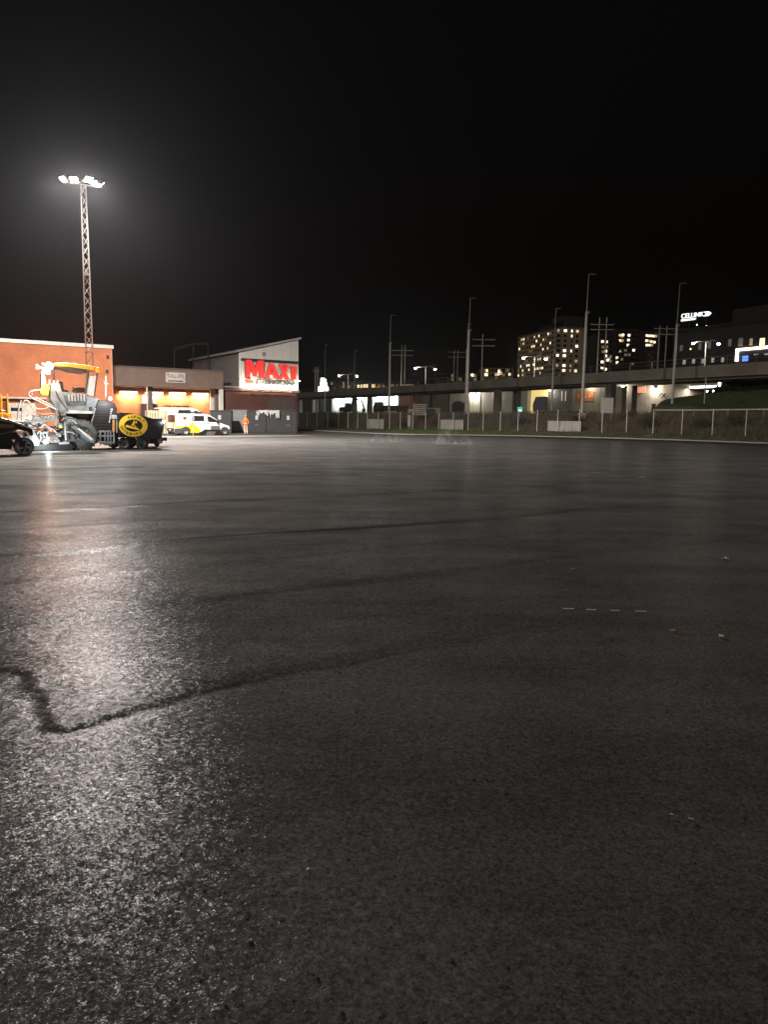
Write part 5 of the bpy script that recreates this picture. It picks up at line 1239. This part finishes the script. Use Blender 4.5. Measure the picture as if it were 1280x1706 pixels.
# ================================================================== VANS
g0 = ground(309.6, 725.5); VF = Frame((g0.x, g0.y, 0), SITE)
def ZV(pts): return [(270 + x / 9.846, 660 + y / 9.846) for x, y in pts]
def hw(z): return .96 if z < 1.05 else .96 - .16 * (z - 1.05) / .9
van_prof_px = ZV([(200, 612), (203, 420), (215, 300), (240, 288), (720, 292), (790, 312), (880, 372), (960, 440), (1060, 478), (1108, 520), (1116, 580), (1100, 625)])
VP = VF.pls(van_prof_px, 0); zmax = max(p[1] for p in VP)
def make_van(fr, label, white_m, livery=True, sc_=1.0, name='work_van', group=None):
    q = thing(name, label, 'van', fr, SITE, group)
    n = len(VP); yc = .96
    vs = [(x, yc - hw(z) , max(z, .28)) for x, z in VP] + [(x, yc + hw(z), max(z, .28)) for x, z in VP]
    fs = [tuple(range(n)), tuple(range(2 * n - 1, n - 1, -1))] + [(i, (i + 1) % n, n + (i + 1) % n, n + i) for i in range(n)]
    body = MB().add(vs, fs).build('body', white_m, q, .05)
    def panel(nm, pts, m, off=.012, parent=None):
        pz = VF.pls(ZV(pts), 0); k = len(pz)
        v_ = [(x, yc - hw(z) - off, z) for x, z in pz] + [(x, yc - hw(z) + .02, z) for x, z in pz]
        return MB().add(v_, [tuple(range(k)), tuple(range(2 * k - 1, k - 1, -1))] + [(i, (i + 1) % k, k + (i + 1) % k, k + i) for i in range(k)]).build(nm, m, parent or q)
    glass = M('van glass', (.02, .02, .022), .12)
    if livery:
        yv = M('van yellow', (.85, .45, .01), .4, 0, .04)
        panel('yellow_wrap', [(216, 300), (440, 302), (470, 380), (495, 430), (560, 490), (632, 560), (604, 602), (460, 602), (425, 545), (340, 520), (216, 520)], yv, .006)
        panel('dark_wrap', [(555, 640), (700, 545), (955, 550), (1000, 560), (960, 640)], black_paint, .007)
        panel('dark_wrap_text', [(795, 488), (945, 486), (955, 548), (800, 545)], M('wrap grey', (.10, .09, .09), .6), .008)
        panel('dark_wrap_text', [(735, 580), (885, 580), (850, 640), (715, 640)], M('wrap grey', (.10, .09, .09)), .010)
        panel('round_logo', [(345, 345), (375, 330), (402, 345), (408, 370), (390, 388), (358, 388), (342, 370)], M('logo brown', (.14, .05, .015), .5), .012)
        panel('door_gap', [(215, 462), (490, 470), (490, 474), (215, 466)], dark_metal, .010)
    panel('rear_skirt', [(200, 530), (340, 525), (335, 612), (200, 612)], M('van plastic', (.045, .045, .048), .7), .011)
    panel('side_window', [(505, 320), (690, 322), (698, 412), (510, 410)], glass, .010)
    panel('front_window', [(742, 328), (795, 335), (880, 385), (940, 432), (755, 425)], glass, .010)
    panel('door_handle', [(670, 433), (705, 433), (705, 446), (670, 446)], dark_metal, .02)
    panel('door_handle', [(745, 438), (780, 438), (780, 450), (745, 450)], dark_metal, .02)
    panel('door_seam', [(722, 320), (728, 320), (735, 545), (729, 545)], dark_metal, .008)
    panel('tail_light', [(200, 430), (216, 430), (216, 510), (202, 510)], E('tail glow', (.9, .25, .06), .6), .02); panel('tail_trim', [(198, 310), (214, 305), (214, 428), (198, 428)], dark_metal, .018)
    panel('front_bumper', [(1050, 555), (1112, 540), (1118, 590), (1095, 630), (1055, 630)], M('van plastic', (.045, .045, .048)), .02)
    panel('headlight', [(1068, 478), (1100, 505), (1108, 520), (1075, 512)], E('van lamp', (1, .95, .85), 1.4), .015)
    panel('mirror', [(885, 400), (920, 395), (925, 440), (895, 445)], dark_metal, .16)
    for pxw in (390, 1028):
        x, _ = VF.pl(*ZV([(pxw, 640)])[0], 0); r = .33
        MB().prof([(x + .43 * math.cos(math.pi * i / 12), .34 + .43 * math.sin(math.pi * i / 12)) for i in range(13)], -.012, .2).build('wheel_arch', M('van plastic', (.045, .045, .048)), q)
        for yy in (.07, 1.85): wheel(q, (x, yy, r), r, .22, rubber, M('van rim', (.42, .40, .37), .4, .4))
    x0, x1 = VP[3][0] + .5, VP[4][0]
    for yy in (.35, 1.55): MB().bx(x0, x1, yy, yy + .06, zmax + .06, zmax + .12).build('roof_bar', dark_metal, q)
    for xx in (x0 + .3, (x0 + x1) / 2, x1 - .3): MB().bx(xx - .04, xx + .04, .3, 1.66, zmax + .121, zmax + .16).build('roof_crossbar', dark_metal, q); MB().bx(xx - .04, xx + .04, .36, .41, zmax - .05, zmax + .06).build('bar_foot', dark_metal, q)
    xr2 = VP[1][0]
    MB().bx(xr2 - .03, xr2 - .002, .3, 1.62, 1.15, 1.75).build('rear_window', glass, q); MB().bx(xr2 - .12, xr2 + .02, .08, 1.84, .34, .62).build('rear_bumper', M('van plastic', (.045, .045, .048)), q, .02)
    if livery: MB().bx(xr2 - .024, xr2 - .002, .1, .55, .64, 1.10).build('rear_wrap', M('van yellow', (.85, .45, .01)), q)
    for yy in (.14, 1.78): MB().bx(xr2 - .028, xr2 - .002, yy - .06, yy + .06, 1.12, 1.7).build('rear_lamp', M('rear lamp red', (.35, .03, .02), .3), q)
    MB().bx(xr2 - .135, xr2 - .122, .7, 1.2, .42, .53).build('number_plate', white_paint, q)
    return q
wv_ = M('van white', (.75, .73, .69), .4, 0, .04)
make_van(VF.o, 'white work van with yellow and black livery facing right', wv_)
o2 = VF.w(.3, 5.2, 0)
v2 = make_van(o2, 'second white van, its tall roof showing behind the yellow liveried van', M('van white dull', (.62, .61, .58), .5, 0, .05), False); v2.scale = (1.15, 1.1, 1.3)
g1 = VF.w(-1.1, 4.4, 0)
q = thing('slatted_crate', 'pale slatted crate standing left behind the vans', 'crate', g1, SITE)
cm_ = M('pale crate timber', (.42, .38, .24), .8)
for k in range(8): MB().bx(-.9 + .23 * k, -.73 + .23 * k, 0, .05, .05, 2.15).build('slat', cm_, q)
for z in (.3, 1.1, 1.9): MB().bx(-.92, .9, .052, .1, z, z + .12).build('rail', cm_, q)
for x in (-.9, .86): MB().bx(x, x + .05, .1, 1.0, 0, 2.1).build('side_frame', cm_, q)
# post with a small box in front of the van
g = ground(322, 728.5); q = thing('meter_post', 'slim post with a dark box in front of the liveried van', 'post', g)
zt_ = at(321.5, 694.5, g.y).z; MB().tube([(0, 0, 0), (0, 0, zt_ - .3)], .035, 8).build('post', galv, q); MB().bx(-.13, .13, -.08, .08, zt_ - .3, zt_ + .02).build('box', M('post box', (.14, .14, .14), .5), q, .02)
MB().bx(-.15, .15, -.15, .15, 0, .03).build('foot', galv, q)
# pale concrete strip the van stands on
a = ground(268, 729.5); b = ground(530, 726.5); e = (b - a); nrm = Vector((-e.y, e.x, 0)).normalized()
mb = MB(); n = 26
for i in range(n):
    p0, p1 = a + e * (i / n) , a + e * ((i + 1) / n)
    mb.add([(p0.x, p0.y, .012), (p1.x, p1.y, .012), (p1.x + nrm.x * 3.4, p1.y + nrm.y * 3.4, .012), (p0.x + nrm.x * 3.4, p0.y + nrm.y * 3.4, .012)], [(0, 1, 2, 3)])
tag(mb.build('concrete_strip', M('worn concrete', (.24, .22, .18), .85, 0, .25, .8, .3, 12)), 'pale worn concrete strip under the van', kind='structure')

# ================================================================== CONTAINERS BY THE BRICK BLOCK
def container(px0, px1, ytop, Y, m, lab, dep=2.6, mark=True, nr=8):
    a = at(px0, 715, Y); b_t = at(px1, 715, Y); fr = Frame((a.x, a.y, 0), SITE * .25); L = fr.pl(px1, 715)[0]; h = at(px0, ytop, Y).z
    q = thing('waste_container', lab, 'container', fr.o, fr.a, 'dark steel containers by the brick block')
    MB().bx(0, L, .05, dep, .12, h).build('body', m, q)
    for i in range(nr): x = L * (i + .5) / nr; MB().bx(x - L / nr * .3, x + L / nr * .3, 0, .048, .2, h - .12).build('rib', m, q)
    MB().bx(-.03, L + .03, -.03, dep + .03, h, h + .09).build('rim', m, q); MB().bx(-.02, L + .02, -.02, dep, .0, .118).build('skid', dark_metal, q)
    if mark:
        x = L * mark; MB().bx(x - .14, x + .14, -.02, -.003, h * .62, h * .62 + .42).build('paper_label', M('paper', (.55, .54, .5), .7), q); MB().bx(x - .2, x + .2, -.02, -.003, h * .36, h * .36 + .06).build('paper_label', M('paper dull', (.2, .2, .19), .7), q)
    return q
dk = M('container grey', (.030, .032, .035), .55, 0, .2, 1.2); dk2 = M('container green grey', (.06, .068, .066), .5, 0, .2, 1.2)
container(350, 385.5, 684.5, 74, dk, 'dark container behind the van bonnet', mark=.45)
container(386, 411.5, 684, 79, M('pale steel container', (.24, .26, .25), .4, .2), 'paler grey container half open behind the worker', mark=None)
container(412.5, 443, 685, 77, dk, 'dark container with one white label just right of the worker', mark=.5)
container(444.5, 494, 685, 77.5, dk, 'widest dark container below the red sign', mark=.72)
# ragged plastic on the containers
for px0, px1, py, Y, lab, sd_ in ((427, 447, 683.5, 77.3, 'crumpled pale plastic sheet on the labelled container', 1), (446, 466, 684.5, 77.6, 'torn pale plastic hanging over the widest container', 2)):
    rr = random.Random(sd_); a = at(px0, py, Y); b = at(px1, py, Y); vs = []; n = 14
    for i in range(n):
        x = (b.x - a.x) * i / (n - 1); vs += [(x, .5, .06 + rr.uniform(0, .06)), (x, -.06, rr.uniform(.0, .06)), (x + rr.uniform(-.04, .04), -.10, -rr.uniform(.1, .8))]
    fs = []
    for i in range(n - 1): fs += [(3 * i, 3 * i + 3, 3 * i + 4, 3 * i + 1), (3 * i + 1, 3 * i + 4, 3 * i + 5, 3 * i + 2)]
    o = MB().add(vs, fs).build('plastic_sheet', M('plastic film', (.42, .41, .40), .35), None, 0, (a.x, a.y - .1, 2.32)); o.modifiers.new('s', 'SOLIDIFY').thickness = .01
    tag(o, lab, 'plastic sheet')

# ================================================================== WORKER
g = ground(409.5, 725); wq = thing('person', 'worker in orange high visibility jacket standing by the dark containers', 'person', g, R(205))
sk = [(0, 0, .96), (0, 0, 1.12), (0, .01, 1.30), (0, .01, 1.45), (0, -.02, 1.53), (0, -.04, 1.60), (0, -.03, 1.70),
      (-.10, 0, .92), (-.12, -.03, .50), (-.12, .03, .10), (-.12, -.10, .045), (-.12, -.17, .04),
      (.10, 0, .92), (.12, .03, .50), (.11, .10, .10), (.11, -.03, .045), (.11, -.10, .04),
      (-.17, .01, 1.42), (-.25, .05, 1.16), (-.20, -.14, .98), (-.17, -.20, .94),
      (.17, .01, 1.42), (.26, .03, 1.15), (.22, -.14, .97), (.19, -.21, .93)]
ed = [(0, 1), (1, 2), (2, 3), (3, 4), (4, 5), (5, 6), (0, 7), (7, 8), (8, 9), (9, 10), (10, 11), (0, 12), (12, 13), (13, 14), (14, 15), (15, 16), (3, 17), (17, 18), (18, 19), (19, 20), (3, 21), (21, 22), (22, 23), (23, 24)]
rad = [.17, .17, .19, .13, .06, .085, .08, .105, .085, .06, .05, .035, .105, .085, .06, .05, .035, .085, .068, .05, .035, .085, .068, .05, .035]
me = bpy.data.meshes.new('body'); me.from_pydata(sk, ed, []); bo = bpy.data.objects.new('body_src', me); col.objects.link(bo)
bo.modifiers.new('skin', 'SKIN')
for i, sv in enumerate(me.skin_vertices[0].data): sv.radius = (rad[i], rad[i] * .85); sv.use_root = (i == 0)
sb = bo.modifiers.new('sub', 'SUBSURF'); sb.levels = 2; sb.render_levels = 2
me2 = bpy.data.meshes.new_from_object(bo.evaluated_get(bpy.context.evaluated_depsgraph_get())); bpy.data.objects.remove(bo)
mats = [M('hi vis orange', (.85, .17, .03), .7, 0, .1, 6), M('work trousers', (.62, .36, .24), .8, 0, .15, 6), M('skin tone', (.45, .27, .19), .6), M('boots', (.03, .025, .02), .7), M('reflective tape', (.7, .7, .66), .4)]
me2.materials.clear()
for m_ in mats: me2.materials.append(m_)
for p in me2.polygons:
    z = p.center.z; r_ = math.hypot(p.center.x, p.center.y)
    p.use_smooth = True
    p.material_index = 3 if z < .11 else (1 if z < .90 and r_ < .235 else (2 if z > 1.56 or (z < .965 and p.center.y < -.17) else 0))
    if p.material_index == 0 and (1.08 < z < 1.13): p.material_index = 4
    if p.material_index == 1 and (.34 < z < .41): p.material_index = 4
bd = bpy.data.objects.new('body', me2); col.objects.link(bd); bd.parent = wq
MB().lathe([(.01, .115), (.07, .10), (.105, .04), (.115, 0), (.10, -.01)], 16, 'z', (0, -.025, 1.69)).build('hood', mats[0], wq)

# ================================================================== SMALL THINGS ON THE ASPHALT
chalk = M('worn white marking', (.42, .40, .36), .8, 0, .25, 20)
dirs = ['leftmost', 'second', 'third', 'rightmost']
for i, (px, py, wpx_) in enumerate(((948, 1014.5, 17), (986.5, 1016, 16), (1026, 1017.5, 13), (1069, 1019, 17))):
    a, b = ground(px - wpx_ / 2, py + .2), ground(px + wpx_ / 2, py + .2); c = (a + b) / 2; L = (b - a).length; rr = random.Random(i); n = 7
    top = [(-L / 2 + L * k / (n - 1), .018 + rr.uniform(-.008, .008)) for k in range(n)]; bot = [(L / 2 - L * k / (n - 1), -.018 + rr.uniform(-.008, .008)) for k in range(n)]
    pts = top + bot; k = len(pts)
    o = MB().add([(x, y, -.004) for x, y in pts] + [(x, y, .003) for x, y in pts], [tuple(range(k)), tuple(range(2 * k - 1, k - 1, -1))] + [(j, (j + 1) % k, k + (j + 1) % k, k + j) for j in range(k)]).build('chalk_dash', chalk, None, 0, (c.x, c.y, hsamp(c.x, c.y) + .003))
    tag(o, '%s of four short white dashes in a row on the asphalt' % dirs[i], 'marking', 'row of white dashes')
for px, py, L, W, lab in ((996, 788, .62, .10, 'long pale marking dash on the far asphalt'), (1070, 796, .22, .08, 'small pale fleck on the far asphalt right of the long dash'), (955, 949.5, .07, .03, 'tiny pale fleck on the asphalt above the four dashes')):
    g = ground(px, py); rr = random.Random(int(px)); n = 8
    pts = [(L / 2 * math.cos(6.28 * k / 12) * rr.uniform(.8, 1.1), W / 2 * math.sin(6.28 * k / 12) * rr.uniform(.6, 1.1)) for k in range(12)]
    o = MB().add([(x, y, -.006) for x, y in pts] + [(x, y, .004) for x, y in pts], [tuple(range(12)), tuple(range(23, 11, -1))] + [(j, (j + 1) % 12, 12 + (j + 1) % 12, 12 + j) for j in range(12)]).build('pale_mark', chalk, None, 0, (g.x, g.y, hsamp(g.x, g.y) + .006), R(5)); tag(o, lab, 'marking')
def scrap(px, py, s, m, lab, rz, lift=.02):
    g = ground(px, py); rr = random.Random(int(px * py)); vs = []
    n = 5
    for i in range(n):
        for j in range(n): vs.append(((i / (n - 1) - .5) * s * (1.5 + rr.uniform(-.3, .3)), (j / (n - 1) - .5) * s, .012 + abs(rr.gauss(0, .18)) * s + .25 * s * abs(i / (n - 1) - .5)))
    o = MB().add(vs, [(i * n + j, (i + 1) * n + j, (i + 1) * n + j + 1, i * n + j + 1) for i in range(n - 1) for j in range(n - 1)], True).build('scrap', m, None, 0, (g.x, g.y, hsamp(g.x, g.y)), rz)
    o.modifiers.new('s', 'SOLIDIFY').thickness = .004; tag(o, lab, 'litter', 'litter scraps on the asphalt')
scrap(1122, 1053.5, .030, M('orange scrap', (.75, .28, .12), .5), 'crumpled orange scrap lying on the asphalt', R(20))
scrap(1203, 1063, .036, M('yellow scrap', (.80, .66, .35), .5), 'crumpled pale yellow scrap lying right of the orange one', R(70))
scrap(1209, 933.5, .05, M('white scrap', (.8, .78, .74), .5), 'crumpled white scrap lying far right on the asphalt', R(10))
scrap(1152, 1369, .012, M('blue scrap', (.35, .55, .8), .3), 'tiny pale blue scrap lying in the right foreground', R(-20), .008)
scrap(1119.5, 1361, .008, M('white scrap', (.8, .78, .74)), 'tiny white speck beside the blue scrap', R(-20), .008)
# loose stones on the near asphalt
st_m = M('loose stone', (.07, .065, .06), .7, 0, .4, 30); vs = []; fs = []; rr = random.Random(9)
for _ in range(2600):
    y = 1.4 + 9 * rr.random() ** 1.5; x = rr.uniform(-1, 1) * (.6 * y + .6); s = rr.uniform(.0018, .0045) * (1 if rr.random() < .93 else 2.0); z = hsamp(x, y) + s * .3
    k = len(vs); vs += [(x + s * rr.uniform(.6, 1.2), y, z), (x - s * rr.uniform(.6, 1.2), y, z), (x, y + s * rr.uniform(.6, 1.2), z), (x, y - s * rr.uniform(.6, 1.2), z), (x, y, z + s * rr.uniform(.4, .9)), (x, y, z - s)]
    for a, b in ((0, 2), (2, 1), (1, 3), (3, 0)): fs += [(k + a, k + b, k + 4), (k + b, k + a, k + 5)]
tag(MB().add(vs, fs).build('loose_grit', st_m), 'loose grit scattered over the near asphalt', kind='stuff')

# ================================================================== STEAM OFF THE HOT ASPHALT
def steam(px0, px1, py, hgt, lab, dens, seed):
    a, b = ground(px0, py), ground(px1, py); c = (a + b) / 2; L = (b - a).length
    mb = MB().bx(-L / 2, L / 2, -.8, .8, .04, hgt)
    m = bpy.data.materials.new('steam %d' % seed); m.use_nodes = True; tn = m.node_tree; tn.nodes.clear(); L_ = tn.links.new
    out = tn.nodes.new('ShaderNodeOutputMaterial'); pv = tn.nodes.new('ShaderNodeVolumePrincipled'); pv.inputs['Color'].default_value = (.9, .93, 1, 1)
    tc = tn.nodes.new('ShaderNodeTexCoord'); mp = tn.nodes.new('ShaderNodeMapping'); mp.inputs['Scale'].default_value = (1.3, 1.3, .8); mp.inputs['Location'].default_value = (seed * 3.1, 0, 0)
    no = tn.nodes.new('ShaderNodeTexNoise'); no.inputs['Scale'].default_value = 1.6; no.inputs['Detail'].default_value = 4; no.inputs['Distortion'].default_value = 1.2
    sp = tn.nodes.new('ShaderNodeSeparateXYZ'); fz = tn.nodes.new('ShaderNodeMapRange'); fz.inputs['From Min'].default_value = 0; fz.inputs['From Max'].default_value = 1; fz.inputs['To Min'].default_value = 1; fz.inputs['To Max'].default_value = 0
    mr = tn.nodes.new('ShaderNodeMapRange'); mr.inputs['From Min'].default_value = .50; mr.inputs['From Max'].default_value = .72; mr.inputs['To Max'].default_value = dens
    gr = tn.nodes.new('ShaderNodeTexGradient'); gr.gradient_type = 'SPHERICAL'; mp2 = tn.nodes.new('ShaderNodeMapping'); mp2.inputs['Location'].default_value = (-1, -1, -.1); mp2.inputs['Scale'].default_value = (2, 2, 1.0)
    L_(tc.outputs['Object'], mp.inputs[0]); L_(mp.outputs[0], no.inputs['Vector']); L_(no.outputs['Fac'], mr.inputs['Value'])
    L_(tc.outputs['Generated'], mp2.inputs[0]); L_(mp2.outputs[0], gr.inputs[0])
    mu = tn.nodes.new('ShaderNodeMath'); mu.operation = 'MULTIPLY'; L_(mr.outputs[0], mu.inputs[0]); L_(gr.outputs['Fac'], mu.inputs[1])
    L_(mu.outputs[0], pv.inputs['Density']); L_(pv.outputs[0], out.inputs['Volume'])
    o = mb.build('steam', m, None, 0, (c.x, c.y, .03), math.atan2(b.y - a.y, b.x - a.x)); tag(o, lab, 'steam', kind='stuff')
steam(715, 790, 742, 1.0, 'thin white steam wisp rising from the hot asphalt', 1.7, 1)
steam(590, 690, 738, .7, 'faint low steam over the asphalt left of the taller wisp', .6, 2)

# ================================================================== NIGHT AIR
hz = bpy.data.materials.new('night haze'); hz.use_nodes = True; tn = hz.node_tree; tn.nodes.clear()
o_ = tn.nodes.new('ShaderNodeOutputMaterial'); pv = tn.nodes.new('ShaderNodeVolumePrincipled')
pv.inputs['Color'].default_value = (.92, .93, 1, 1); pv.inputs['Density'].default_value = HAZE; pv.inputs['Anisotropy'].default_value = .78
tn.links.new(pv.outputs[0], o_.inputs['Volume'])
tag(MB().bx(-1000, 1600, -100, 1600, -1.4, 90).build('haze', hz), 'thin damp night air over the whole lot', 'haze', kind='stuff')
